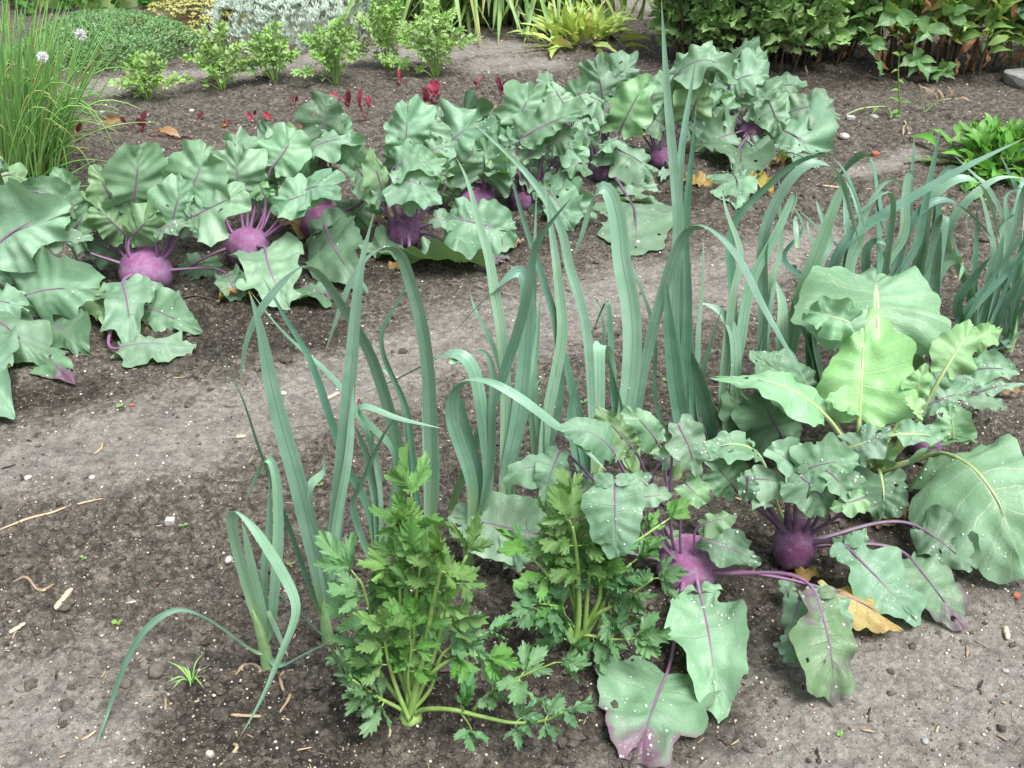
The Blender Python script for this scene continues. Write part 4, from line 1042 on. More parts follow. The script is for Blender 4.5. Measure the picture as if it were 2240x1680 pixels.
leek('sixth leek from the front, one straight leaf slanting right across its neighbours', 1120, 1195, [
 (88, c(5, 690, 1640, 850, 1200, 1000, 850, 1120, 510, 1200, 200) + c(2, 1222, 1640, 1260, 1540, 1350, 1420, 1480, 1270), D(dy=-.05, mix=.9, tw1=0, root=False, m='leekd')),
 (92, c(5, 1040, 1450, 1050, 1000, 1035, 600, 1000, 350, 965, 170) + c(2, 940, 1620, 895, 1520, 850, 1330, 800, 1130, 730, 1015), D(dy=.06, mix=.8, m='leekl')),
 (115, c(5, 1030, 1480, 1110, 1150, 1160, 800, 1190, 400, 1190, 100, 1130, 60, 1050, 170, 900, 290, 780, 430, 670, 555), D(dy=.03, mix=.7, tw1=40)),
 (60, c(5, 1080, 1400, 1060, 900, 960, 560, 850, 350, 815, 215), D(dy=.06, m='leekl')),
 (75, c(5, 1090, 1400, 1200, 900, 1250, 600, 1275, 240), D(dy=.05, m='leekl')),
], 106, .08, .012)
leek('seventh leek from the front, a narrow light leaf upright between two darker ones', 1200, 1160, [
 (92, c(5, 1290, 1300, 1320, 1000, 1380, 720, 1420, 480, 1400, 250) + c(2, 1370, 1640, 1330, 1380, 1302, 1150), D(dy=.02, mix=.8, m='leekl')),
 (62, c(5, 1270, 1400, 1400, 1000, 1380, 440, 1320, 250, 1260, 50) + c(2, 1240, 1640, 1205, 1540, 1150, 1370, 1100, 1180, 1045, 990), D(dy=.06, mix=.6, m='leekd')),
 (60, c(5, 1250, 1350, 1220, 900, 1290, 780), D(dy=0, m='leek')),
 (30, c(5, 1300, 1400, 1295, 1000, 1290, 800), D(dy=0, m='leekl')),
 (55, c(5, 1310, 1400, 1260, 1100, 1230, 700) + c(2, 1235, 1640, 1250, 1215), D(dy=.05, m='leek')),
], 107, .08, .011)
leek('eighth leek from the front, one leaf folded square into a pale flat band', 1290, 1130, [
 (82, c(5, 1620, 1300, 1600, 1000, 1590, 700, 1560, 400, 1500, 180, 1425, 0) + c(2, 1450, 1580, 1380, 1400, 1260, 1205, 1120, 1040, 960, 900, 835, 785), D(dy=.04, mix=.6, tw1=20, m='leek')),
 (92, c(5, 1560, 1300, 1510, 1000, 1475, 850, 1430, 640, 1400, 480), D(dy=.05, m='leekd', mix=.8)),
 (112, c(5, 1640, 1400, 1640, 1090, 1645, 800, 1645, 600, 1655, 560, 1700, 590, 1740, 720, 1770, 950), D(dy=.08, mix=1.0, m='leekl', tw1=0)),
 (70, c(5, 1500, 1300, 1460, 1000, 1530, 780), D(dy=.0, m='leekd')),
], 108, .08, .012)
leek('ninth leek from the front, snapped leaf ends hanging beside a tall curved leaf', 1385, 1085, [
 (52, c(5, 1780, 1200, 1740, 900, 1725, 500, 1712, 290, 1700, 285, 1650, 400, 1600, 530), D(dy=.03, m='leekd', mix=.6)),
 (72, c(5, 1700, 1200, 1650, 800, 1685, 480, 1660, 360, 1590, 235), D(dy=.05, m='leekl')),
 (150, c(5, 1800, 1200, 1855, 800, 1870, 500, 1850, 250, 1790, 20) + c(2, 1790, 1500, 1740, 1250, 1690, 1165, 1630, 1230, 1580, 1420, 1530, 1560, 1490, 1660), D(dy=.04, mix=.9, m='leekl', dew=6)),
 (80, c(5, 1780, 1300, 1800, 1000, 1700, 620), D(dy=.0)),
], 109, .08, .012)
leek('tenth leek from the front, its spear-like leaf the tallest of all', 1480, 1045, [
 (96, c(5, 2180, 1300, 2190, 900, 2140, 600, 2120, 300) + c(2, 2165, 1500, 2150, 1250, 2120, 950, 2090, 600, 2072, 300, 2055, -10), D(dy=.0, mix=.9, tw1=0, m='leek')),
 (112, c(5, 1880, 1250, 1890, 1010, 1935, 700, 2020, 350, 2110, 50) + c(3, 0, 1490, 80, 1405, 180, 1430, 285, 1540, 390, 1645) + c(6, 480, 220, 560, 380, 700, 620, 830, 850), D(dy=-.12, mix=.5, m='leek', dew=6)),
 (80, c(5, 2190, 1300, 2200, 1000) + c(6, 30, 600, 40, 200) + c(3, 20, 1600, 40, 1300, 70, 1000, 98, 680), D(dy=.03, mix=.9, m='leekd')),
 (70, c(5, 2180, 1300) + c(3, -20, 1500, 0, 1000, 50, 650, 100, 350), D(dy=.05, mix=.9, m='leek')),
 (132, c(5, 2230, 1300, 2190, 1080, 2150, 850, 2110, 500, 2085, 150), D(dy=-.03, m='leekd', mix=.9)),
 (62, c(5, 2100, 1200, 2000, 900, 2010, 500, 1880, 120) + c(2, 1810, 1645, 1680, 1570, 1560, 1530, 1440, 1480), D(dy=.12, mix=.3, m='leek')),
 (75, c(5, 2150, 1100, 2180, 500, 2212, 310, 2100, 330, 1940, 430), D(dy=.1, m='leekd', mix=.3)),
], 110, .08, .013)
leek('leek with a broad dark leaf leaning left, just left of the pale cabbage', 1580, 1000, [
 (104, c(6, 120, 1250, 80, 1000, 45, 600, 40, 300, 60, 0), D(dy=0, m='leekd', mix=.9)),
 (60, c(6, 120, 1100, 105, 500, 125, 300, 142, 0) + c(3, 140, 1530), D(dy=.03, m='leekl')),
 (104, c(6, 220, 1200, 180, 1000, 90, 700, -10, 500), D(dy=-.06, m='leekd', mix=.6)),
 (46, c(6, 150, 800, 200, 550, 268, 325), D(dy=-.02, m='leekl')),
 (115, c(6, 330, 1000, 345, 680, 330, 480, 240, 345, 120, 300), D(dy=.03, mix=.5, m='leekl', dew=10)),
 (70, c(6, 260, 900, 330, 250) + c(3, 390, 1640, 300, 1400, 255, 1195), D(dy=.07, m='leekl')),
 (60, c(6, 100, 800, 160, 640, 270, 590), D(dy=.02, m='leek', mix=.3)),
], 111, .08, .012)
leek('leek with two parallel leaves sweeping far right in tall arches', 1690, 945, [
 (100, c(6, 300, 1000, 370, 600, 430, 200, 530, 0) + c(3, 560, 1600, 650, 1430, 730, 1220, 770, 1230, 700, 1420), D(dy=.0, mix=.9, m='leekl', dew=6)),
 (78, c(6, 330, 900, 340, 300) + c(3, 300, 1450, 450, 1300, 620, 1130, 750, 1025, 900, 975, 1000, 1005, 1080, 1120, 1150, 1330, 1200, 1540), D(dy=-.02, mix=.45, m='leekd')),
 (88, c(6, 520, 800, 540, 300) + c(3, 520, 1550, 600, 1330, 700, 1150, 800, 1060, 900, 1035, 1000, 1090, 1055, 1200, 1100, 1400, 1165, 1610), D(dy=.03, mix=.5, m='leek')),
 (92, c(6, 520, 700, 560, 400, 620, 60), D(dy=.02, m='leek')),
 (112, c(6, 640, 900, 645, 500, 650, 300, 600, 140), D(dy=.05, m='leekl', dew=12)),
 (60, c(6, 560, 800, 545, 250, 640, -20) + c(3, 630, 1130), D(dy=.06, m='leekl')),
], 112, .08, .012)
leek('leek right behind the pale cabbage, leaf folded down from a bright bend', 1800, 905, [
 (122, c(6, 690, 800, 720, 480, 790, 200, 870, -10) + c(3, 950, 1430, 1050, 1165, 1080, 1190, 1060, 1300), D(dy=0, mix=.9, m='leekl')),
 (92, c(6, 900, 900, 830, 600, 740, 380, 690, 200), D(dy=.0, m='leekd')),
 (60, c(6, 800, 800, 900, 220, 740, 120, 640, -10) + c(3, 800, 1480, 700, 1300), D(dy=.08, m='leekd', mix=.4)),
 (92, c(6, 830, 700, 870, 100) + c(3, 960, 1560, 900, 1380, 870, 1285), D(dy=.06, m='leekl', dew=10)),
 (60, c(6, 850, 500, 900, 100) + c(3, 820, 1500, 815, 1420), D(dy=.05, m='leekl')),
 (44, c(3, 750, 1600, 735, 1450, 740, 1390), D(dy=.1, root=False)),
], 113, .08, .012)
leek('leek in the far cluster with one leaf running diagonally up to the right frame edge', 1905, 870, [
 (90, c(6, 960, 500, 1000, 0) + c(3, 1160, 1480, 1400, 1330, 1700, 1150, 1950, 1020, 2220, 890), D(dy=.02, mix=.4, m='leekd')),
 (100, c(6, 1000, 500, 1050, 100) + c(3, 1080, 1560, 1060, 1400, 1050, 1230), D(dy=.03, m='leek')),
 (70, c(6, 1050, 500, 1080, 0) + c(3, 1180, 1400, 1250, 1240, 1330, 1150, 1410, 1160, 1440, 1250), D(dy=.02, m='leekl')),
 (90, c(6, 980, 400, 1010, 0) + c(3, 1060, 1645, 900, 1490, 740, 1340), D(dy=.04, mix=.3, m='leekd')),
 (95, c(6, 1080, 400, 1090, 50) + c(3, 1170, 1520, 1120, 1300, 1060, 1160), D(dy=.05, m='leekl')),
], 114, .08, .012, 2)
leek('leek in the far cluster with a bright leaf doubled over like a hairpin', 2000, 835, [
 (104, c(6, 1270, 400, 1300, 50) + c(3, 1430, 1540, 1440, 1300, 1460, 1100, 1490, 1090, 1500, 1180), D(dy=0, mix=1., m='leekl')),
 (74, c(6, 1320, 300) + c(3, 1510, 1600, 1560, 1380, 1620, 1080, 1680, 805), D(dy=.02, mix=.8, m='leekd')),
 (60, c(6, 1230, 300, 1240, 60) + c(3, 1350, 1580, 1290, 1380, 1270, 1230, 1330, 1215, 1390, 1400), D(dy=.03, m='leek')),
 (80, c(6, 1250, 300) + c(3, 1190, 1645, 1230, 1560, 1300, 1550, 1340, 1640), D(dy=-.02, m='leek')),
 (30, c(3, 1470, 1500, 1490, 1100, 1505, 880), D(dy=.06, root=False, m='leekd')),
 (70, c(6, 1360, 300) + c(3, 1480, 1430, 1700, 1280, 1900, 1420, 2010, 1540), D(dy=.04, m='leekd', mix=.3)),
], 115, .08, .012, 2)
leek('far-cluster leek with a wide bent leaf rolled to the right above the cabbage', 2080, 800, [
 (92, c(6, 1500, 500) + c(3, 1580, 1500, 1590, 1310, 1700, 1195, 1800, 1145, 1920, 1170, 2010, 1350, 2060, 1560), D(dy=-.02, mix=.5, m='leekl', dew=8)),
 (150, c(6, 1580, 500, 1600, 200, 1680, 40, 1760, 10, 1830, 40, 1790, 160), D(dy=-.05, mix=.7, m='leekl', dew=8)),
 (74, c(6, 1560, 300) + c(3, 1640, 1500, 1650, 1210, 1690, 1100, 1760, 1070, 1825, 1130, 1840, 1330, 1860, 1620), D(dy=.03, m='leek', mix=.6)),
 (70, c(6, 1500, 300) + c(3, 1560, 1600, 1640, 1400, 1640, 1250), D(dy=.0, m='leekd')),
 (60, c(6, 1520, 300) + c(3, 1520, 1500, 1600, 1200), D(dy=.06, m='leekl')),
], 116, .08, .012, 2)
leek('leek in the far cluster standing clear on bare soil, dark leaves spread like a fan', 2141, 790, [
 (92, c(6, 1900, 480, 1860, 250, 1800, 60) + c(3, 1740, 1500, 1750, 1330), D(dy=0, m='leekd')),
 (100, c(6, 1890, 560, 1930, 430, 2000, 250, 2050, 0) + c(3, 2080, 1500), D(dy=.02, m='leek')),
 (92, c(6, 1890, 500, 1870, 200) + c(3, 1710, 1560, 1800, 1350, 1950, 1205, 2060, 1140, 2220, 1150), D(dy=-.02, m='leekl', mix=.4)),
 (84, c(6, 1900, 500, 2000, 0) + c(3, 2000, 1560, 1940, 1280, 1890, 1190), D(dy=.04, m='leek')),
 (60, c(6, 1890, 500, 1890, 100) + c(3, 1900, 1560, 1910, 1300), D(dy=.04, m='leekd')),
 (80, c(6, 1900, 560, 1780, 320, 1900, 120, 2000, 0), D(dy=-.06, m='leekd')),
], 117, .08, .013, 3)
leek('last leek of the row, by the right edge, pale foot showing on the dark soil', 2204, 772, [
 (100, c(6, 2110, 540, 2150, 300, 2212, 160, 2300, 20), D(dy=0, m='leekd')),
 (64, c(6, 2100, 540, 2080, 250, 2020, 60) + c(3, 2020, 1560, 1960, 1400), D(dy=.03, m='leek')),
 (110, c(6, 2100, 560, 2000, 480, 2060, 350, 2212, 120), D(dy=-.05, m='leekd', mix=.4)),
 (70, c(6, 2130, 500, 2130, 100) + c(3, 2050, 1540, 2090, 1420, 2180, 1370, 2250, 1400), D(dy=.02, m='leekl', dew=6)),
 (56, c(6, 2120, 500, 2080, 0) + c(3, 2100, 1400, 2090, 1250, 2220, 1210), D(dy=.05, m='leek')),
 (60, c(6, 1980, 640, 2120, 545, 2230, 470), D(dy=-.02, root=False, m='leek', mix=.2)),
 (80, c(6, 2110, 400) + c(3, 2212, 1560, 2180, 1480), D(dy=0, m='leekl')),
], 118, .08, .013, 3)
leek('leek cut by the right frame edge, long dark leaf reaching left over its neighbours', 2300, 735, [
 (84, c(6, 2380, 300) + c(3, 2300, 1300, 2212, 1290, 2100, 1400, 2000, 1560), D(dy=0, m='leekl', mix=.5)),
 (80, c(6, 2400, 300) + c(3, 2400, 1000, 2212, 960, 2100, 1080, 2050, 1000), D(dy=.03, m='leekd', mix=.4)),
 (80, c(6, 2350, 200) + c(3, 2260, 1400, 2170, 1230, 2060, 1000), D(dy=.05, m='leekd')),
 (50, c(6, 2300, 200) + c(3, 2000, 1250, 1900, 1140, 1760, 1000), D(dy=.07, m='leek', root=False)),
 (90, c(6, 2360, 300, 2250, 100) + c(3, 2212, 1560, 2190, 1500), D(dy=0, m='leekl')),
], 119, .08, .012, 2)

# ------------------------------------------------------------------ celery, parsley: stalks carrying toothed leaflets
def leafletset(acc, C, spec, size, seed, shape='c', m=0, teeth=.24, nt=20, nu=8, n0=None, updir=.5, ruf=.06):
    """leaflets along stalk C: pairs along the upper part and one at the tip"""
    rr = np.random.default_rng(seed); n = len(C)
    for (f, ang, sc) in spec:
        i = min(int(f * (n - 1)), n - 2)
        P = C[i] + (C[i + 1] - C[i]) * (f * (n - 1) - i)
        T = nrm(C[min(i + 2, n - 1)] - C[max(i - 2, 0)])
        vw = nrm(CAMP - P); sd = nrm(np.cross(T, nrm(vw * (1 - updir) + np.array([0, 0, 1.]) * updir)))
        nn = nrm(np.cross(sd, T)); 
        a = R(ang + rr.normal() * 12)
        d = nrm(T * math.cos(a) + sd * math.sin(a) + nn * rr.normal() * .25 + np.array([0, 0, -.15]))
        L = size * sc * rr.uniform(.85, 1.2)
        st = P + d * L * .25
        acc_st = np.array([P, P + d * L * .12, st]); v, f_, u = tube(acc_st, L * .022, 5); acc.add(v, f_, u, 1)
        N0 = nrm(vw * (1 - updir) + np.array([0, 0, 1.]) * updir + rr.normal(size=3) * .35)
        sx = nrm(np.cross(d, N0)); rl = rr.normal() * 15
        for (an, ls, ws) in ((0, 1., .78), (46, .78, .66), (-46, .78, .66)):
            dd = nrm(d * math.cos(R(an)) + sx * math.sin(R(an)) + nrm(N0) * rr.normal() * .12)
            l_ = L * ls * rr.uniform(.9, 1.1)
            v, f_, u, _, _, _ = blade(st - d * L * .03, st + dd * l_, L * ws * rr.uniform(.85, 1.15), N0, rl + an * .3, rr.uniform(.0, .22), 'w', nt, nu, int(rr.integers(1e6)), ruf, .05, .16, teeth, 7, .02, .62, 15, .004)
            acc.add(v, f_, u, m)
def celery(label, bx, by, stalks, size, seed, cat='celery', name='celery_plant', dark=0):
    P = gp(bx, by); base = np.array([P[0], P[1], float(gz(P[0], P[1]))])
    root = thing(name, base, label, cat, None)
    A = Acc(); V, F, U = make_bulb(base + [0, 0, -.006], .017, .9, [], seed)
    A.add(V, F, U); A.build('crown', M['cstalk'], root, base)
    for i, (pts, o) in enumerate(stalks):
        d = D(dy=0., r=.0042, n=3, f0=.5, sz=1., m='celery', fz=.5)
        d.update(o); rr = np.random.default_rng(seed * 40 + i)
        Q = [at(*K(*p), base[1] + d['dy'] * ((j + 1) / len(pts)), .008) for j, p in enumerate(pts)]
        if d.get('base', 1): Q = [base + [rr.normal() * .006, rr.normal() * .006, .008]] + Q
        C = crom(np.array(Q), 30)
        if d['n'] > 2: d['n'] -= 1
        A = Acc(); A.add(*tube(C, d['r'] * .8 * np.linspace(1.15, .45, len(C)), 10, .16)); so_ = A.build('stalk', M['cstalk'], root, base)
        A = Acc(); n = d['n']; spec = [(1., 0, 1.15)]
        for j in range(n):
            f = d['f0'] + (1 - d['f0']) * (j / n) ** 1.0
            s = 1.0 - .1 * j / n
            spec += [(f, 62, s), (f, -62, s)]
            if rr.random() < .6: spec += [(f + .05, 25 * rr.choice([-1, 1]), .8 * s)]
        leafletset(A, C, spec, size * d['sz'], seed * 91 + i, updir=d['fz'])
        A.build('foliage', [M[d['m']], M['cstalk']], so_, base)
    return root
S = size = 0.062
celery('front celery plant with crisp bright leaves, its trailing stalk lying on the soil', 899, 1578, [
 (c(8, 500, 1000, 570, 650, 620, 420, 640, 260), D(dy=-.03, r=.0055, n=2, f0=.72)),
 (c(8, 400, 1000, 380, 700, 360, 400, 330, 130), D(dy=.02, r=.005, n=3, f0=.6)),
 (c(8, 420, 900, 420, 500, 440, 150, 440, -60), D(dy=.03, r=.005, n=4, f0=.55, sz=1.05)),
 (c(8, 560, 1000, 620, 800, 720, 450, 800, 280), D(dy=.02, r=.0045, n=3, f0=.6)),
 (c(8, 540, 1080, 680, 960, 800, 920, 900, 930), D(dy=-.02, r=.0045, n=1, f0=.75, sz=.8)),
 (c(8, 560, 1150, 640, 920, 800, 830, 900, 790), D(dy=.0, r=.0035, n=2, f0=.6, m='celeryd')),
 (c(8, 560, 1270, 700, 1275, 900, 1320, 1100, 1360, 1300, 1345, 1420, 1290), D(dy=-.1, r=.004, n=2, f0=.66, sz=.8, m='celeryd', fz=.7)),
 (c(8, 840, 1280, 940, 1180, 1060, 1100, 1200, 1040, 1370, 970), D(dy=-.05, r=.003, n=3, f0=.3, sz=.85, m='celeryd', fz=.7, base=0)),
 (c(8, 300, 1130, 160, 880, 70, 700), D(dy=.02, r=.0035, n=3, f0=.5, m='celeryd')),
 (c(8, 330, 1250, 200, 1180, 60, 1080), D(dy=-.04, r=.0035, n=2, f0=.45, m='celeryd', fz=.6)),
 (c(8, 350, 1150, 290, 950, 260, 760), D(dy=-.02, r=.004, n=2, f0=.6, sz=.9)),
 (c(8, 370, 1050, 200, 700, 130, 480, 90, 420), D(dy=.03, r=.004, n=3, f0=.6, m='celeryd')),
 (c(8, 450, 1000, 470, 600, 500, 350), D(dy=-.01, r=.004, n=3, f0=.6)),
 (c(8, 420, 1100, 440, 900, 430, 800), D(dy=-.03, r=.003, n=2, f0=.5, sz=.8)),
 (c(8, 760, 1300, 800, 1350, 830, 1400), D(dy=-.1, r=.002, n=0, sz=.8, m='celeryd', fz=.7, base=0)),
 (c(8, 780, 1285, 770, 1260, 760, 1250), D(dy=-.1, r=.002, n=0, sz=.8, m='celeryd', fz=.7, base=0)),
], .048, 201)
celery('rear celery plant squeezed between front kohlrabi leaves, mud splashed on its lower leaves', 1269, 1435, [
 (c(8, 1520, 700, 1520, 420, 1500, 200, 1480, 90), D(dy=-.01, r=.0055, n=3, f0=.6, sz=1.1)),
 (c(8, 1560, 760, 1580, 500, 1600, 350, 1620, 250), D(dy=0, r=.005, n=2, f0=.7)),
 (c(8, 1640, 600, 1670, 450, 1730, 330), D(dy=.01, r=.005, n=2, f0=.7, m='celeryd')),
 (c(8, 1640, 680, 1740, 460, 1860, 330), D(dy=.02, r=.0045, n=2, f0=.6, m='celeryd')),
 (c(8, 1440, 700, 1390, 520, 1300, 380, 1220, 300), D(dy=0, r=.004, n=3, f0=.5)),
 (c(8, 1480, 830, 1420, 640, 1340, 600, 1260, 590), D(dy=-.03, r=.0035, n=2, f0=.6, m='celeryd', fz=.6)),
 (c(8, 1560, 800, 1700, 820, 1850, 820), D(dy=-.05, r=.0035, n=2, f0=.5, m='celeryd', fz=.6)),
 (c(8, 1620, 680, 1750, 600, 1900, 500, 2000, 430), D(dy=-.01, r=.004, n=3, f0=.5, m='celeryd', fz=.5)),
 (c(8, 1480, 850, 1450, 820, 1440, 760), D(dy=-.04, r=.003, n=1, f0=.5, m='celeryd')),
 (c(8, 1500, 600, 1480, 300, 1490, 60, 1480, -60), D(dy=.03, r=.0045, n=3, f0=.62)),
 (c(8, 1580, 500, 1700, 330, 1950, 150, 2080, 60), D(dy=.06, r=.004, n=1, f0=.8, sz=.8)),
 (c(8, 1490, 600, 1350, 250, 1330, 60), D(dy=.03, r=.004, n=3, f0=.55)),
], .045, 202)

def parsley(label, bx, by, tall, half, seed, nst=16, size=.034):
    P = gp(bx, by); base = np.array([P[0], P[1], float(gz(P[0], P[1]))]); s = pxm(P)
    root = thing('parsley_plant', base, label, 'parsley', 'parsley plants in the row behind the beets')
    rr = np.random.default_rng(seed)
    Hm = tall * s / math.cos(PITCH) * 1.05; Rm = half * s
    for i in range(nst):
        a = i / nst * 6.283 * 2.618 + rr.random(); q = (i + .5) / nst
        rad = Rm * (.22 + 1.0 * q) * rr.uniform(.8, 1.1); h = Hm * (1.0 - .72 * q ** 1.4) * rr.uniform(.75, 1.05)
        tip = base + [math.cos(a) * rad, math.sin(a) * rad * .8, h]
        C = bez(base + [math.cos(a) * .008, math.sin(a) * .008, -.004], base + [math.cos(a) * rad * .15, math.sin(a) * rad * .15, h * .5], base + [math.cos(a) * rad * .6, math.sin(a) * rad * .5, h * .95], tip, 14)
        A = Acc(); A.add(*tube(C, np.linspace(.0022, .001, 15), 5)); so_ = A.build('stalk', M['cstalk'], root, base)
        A = Acc()
        spec = [(1., 0, 1.1), (.93, 45, .9), (.93, -45, .9), (.78, 60, 1.), (.78, -60, 1.), (.85, 30 * rr.choice([-1, 1]), .8)]
        spec += [(.64, 65, .95), (.64, -65, .95), (.70, 20, .8), (.38, 75, .8), (.38, -75, .8)]
        if h > Hm * .5: spec += [(.48, 70, .85), (.48, -70, .85)]
        leafletset(A, C, spec, size * .85, seed * 77 + i, 'm', 0, .22, 8, 4, None, .6, .09)
        A.build('foliage', [M['parsley'], M['cstalk']], so_, base)
M['parsley'] = leafmat('parsley_leaf', (.29, .50, .14), (.38, .58, .22), (.22, .38, .11), (.28, .46, .06), (.32, .50, .18), sstr=.25, tf=.3, rough=.38)
parsley('smallest parsley plant, at the left end of its row', 327, 222, 85, 68, 301, 13)
parsley('parsley plant between the left-end one and a thin upright one, on pale soil', 487, 199, 105, 80, 302, 16)
parsley('narrow upright parsley plant, third along its row', 603, 186, 98, 58, 303, 13)
parsley('wide low-skirted parsley plant in front of the silver mound', 735, 187, 125, 78, 304, 18)
parsley('tallest parsley plant, touching the right end of the silver mound', 848, 154, 140, 66, 305, 18)
parsley('bushy parsley plant at the right end of its row by the open soil', 953, 170, 132, 98, 306, 20)

# ------------------------------------------------------------------ beet seedlings
GB = 'red beet seedlings'
def beet(label, bx, by, leaves, seed, name='beet_seedling'):
    P = gp(bx, by); base = np.array([P[0], P[1], float(gz(P[0], P[1]))])
    root = thing(name, base, label, 'beet seedling', GB)
    for i, lf in enumerate(leaves):
        b0, b1, t0, t1, w = lf[:5]; m = lf[5] if len(lf) > 5 else 'beet'
        B = at(b0, b1, base[1], .012); T = at(t0, t1, base[1] + (-.01 if i % 2 else .015), .010)
        v, f, u, Cc, Nn, N = blade(B, T, w * pxm(B), facing(B, .25), (i % 3 - 1) * 20, .12, 'spat', 14, 8, seed * 20 + i, .08, .1, .08, .02)
        A = Acc(); A.add(v, f, u); lo = A.build('leaf', M[m], root, base)
        C = bez(base - [0, 0, .004], base + (B - base) * .3 + [0, 0, .004], B - (T - B) * .1, Cc[9] - Nn[9] * .0008, 10)
        A = Acc(); A.add(*tube(C, np.linspace(.0018, .0008, 11), 6)); A.build('leaf_stalk', M['beets'], lo, base)
beet('dark beet seedling with two upright leaves beside the chives', 313, 292, [(310, 275, 322, 240, 16), (306, 275, 300, 258, 14), (313, 280, 318, 262, 10)], 1)
beet('beet seedling with a pink and cream leaf lying on the soil by the chives', 290, 288, [(272, 258, 222, 262, 24, 'beety'), (275, 270, 262, 255, 10)], 2)
beet('beet seedling with a yellow and cream fallen leaf, nearest to the kohlrabi', 322, 300, [(345, 287, 396, 303, 24, 'beety'), (388, 306, 424, 312, 20)], 3)
beet('dark beet seedling half hidden among chive blades', 165, 300, [(160, 285, 152, 262, 18), (170, 288, 178, 268, 16), (172, 300, 178, 312, 12)], 4)
beet('faint thin beet seedling by the chive stalks, close to the pale soil', 190, 246, [(188, 240, 176, 230, 9), (195, 242, 210, 236, 9)], 5)
beet('single-leaf beet seedling alone left of the row middle', 428, 275, [(434, 262, 445, 245, 14)], 6)
beet('beet seedling with an orange-edged curled leaf', 486, 287, [(490, 276, 502, 264, 16), (486, 276, 496, 272, 9, 'beety')], 7)
beet('pair of pink beet leaves on thin stems', 560, 268, [(556, 262, 540, 246, 14, 'beetp'), (556, 250, 560, 240, 9)], 8)
beet('beet seedling with one tilted red leaf, right of the pink pair', 600, 268, [(595, 260, 578, 246, 13, 'beetp')], 9)
beet('tiny wine red beet seedling behind the others on open soil', 644, 232, [(642, 222, 638, 208, 9), (646, 222, 652, 208, 9)], 10)
beet('beet seedling with low red and cream leaves behind the kohlrabi leaves', 678, 290, [(668, 277, 652, 265, 12, 'beetp'), (680, 280, 700, 276, 12, 'beety')], 11)
beet('beet seedling with a scarlet and a dark leaf, left of the tallest red one', 765, 235, [(742, 215, 722, 202, 15, 'beetp'), (764, 225, 763, 195, 16), (760, 225, 752, 208, 12)], 12)
beet('beet seedling with two pink wavy upright leaves', 800, 273, [(808, 236, 806, 210, 18, 'beetp'), (786, 232, 793, 188, 14, 'beetp'), (790, 245, 784, 222, 9)], 13)
beet('slender tall beet seedling with a crimson top leaf', 876, 196, [(876, 178, 873, 150, 10, 'beetp'), (874, 190, 866, 178, 9), (880, 188, 884, 176, 8)], 14)
beet('largest beet seedling, a wide scarlet leaf opening upward', 945, 232, [(950, 212, 952, 178, 34, 'beetp'), (938, 222, 922, 188, 16), (952, 220, 964, 204, 10), (934, 224, 926, 208, 9)], 15)
beet('beet seedling with a small pink flag leaf', 1043, 198, [(1043, 182, 1055, 169, 10, 'beetp'), (1041, 186, 1036, 176, 8)], 16)
beet('dark glossy beet seedling with three leaves, rightmost in the red row', 1096, 212, [(1096, 196, 1087, 166, 13), (1098, 198, 1108, 174, 13), (1092, 200, 1080, 164, 9)], 17)
beet('beet leaf just peeping over the left kohlrabi crowns', 262, 350, [(265, 342, 250, 338, 8), (268, 342, 280, 332, 9, 'beetp')], 18)
beet('rosy beet leaf tip showing above the second kohlrabi crown', 515, 310, [(505, 302, 525, 290, 14, 'beetp')], 19)
# ------------------------------------------------------------------ background plants
def tmpl(shape, ratio, seed, nt=6, nu=4, ruf=.05, cup=.02, arch=.12, teeth=.05, nteeth=7, edge=.12, ktip=.75, a0=-20):
    v, f, u, _, _, _ = blade(np.zeros(3), np.array([0, 1., 0]), ratio, np.array([0, 0, 1.]), 0, arch, shape, nt, nu, seed, ruf, cup, edge, teeth, nteeth, .01, ktip, a0, None)
    return v, f, u
def place(acc, T, P, ax, N, s, m=0):
    """many copies of a small leaf mesh: P positions, ax leaf axes, N leaf normals, s lengths"""
    v, f, u = T; n = len(P)
    if n == 0: return
    ax = ax / (np.linalg.norm(ax, axis=1)[:, None] + 1e-9)
    N = N - (N * ax).sum(1)[:, None] * ax; N /= np.linalg.norm(N, axis=1)[:, None] + 1e-9
    S_ = np.cross(ax, N)
    V = P[:, None, :] + s[:, None, None] * (v[None, :, 0:1] * S_[:, None, :] + v[None, :, 1:2] * ax[:, None, :] + v[None, :, 2:3] * N[:, None, :])
    F = (f[None] + (np.arange(n) * len(v))[:, None, None]).reshape(-1, f.shape[1])
    acc.add(V.reshape(-1, 3), F, np.tile(u, (n, 1)), m)
def rnd3(n, z=0.): 
    d = rng.normal(size=(n, 3)); d /= np.linalg.norm(d, axis=1)[:, None]; return d + [0, 0, z]
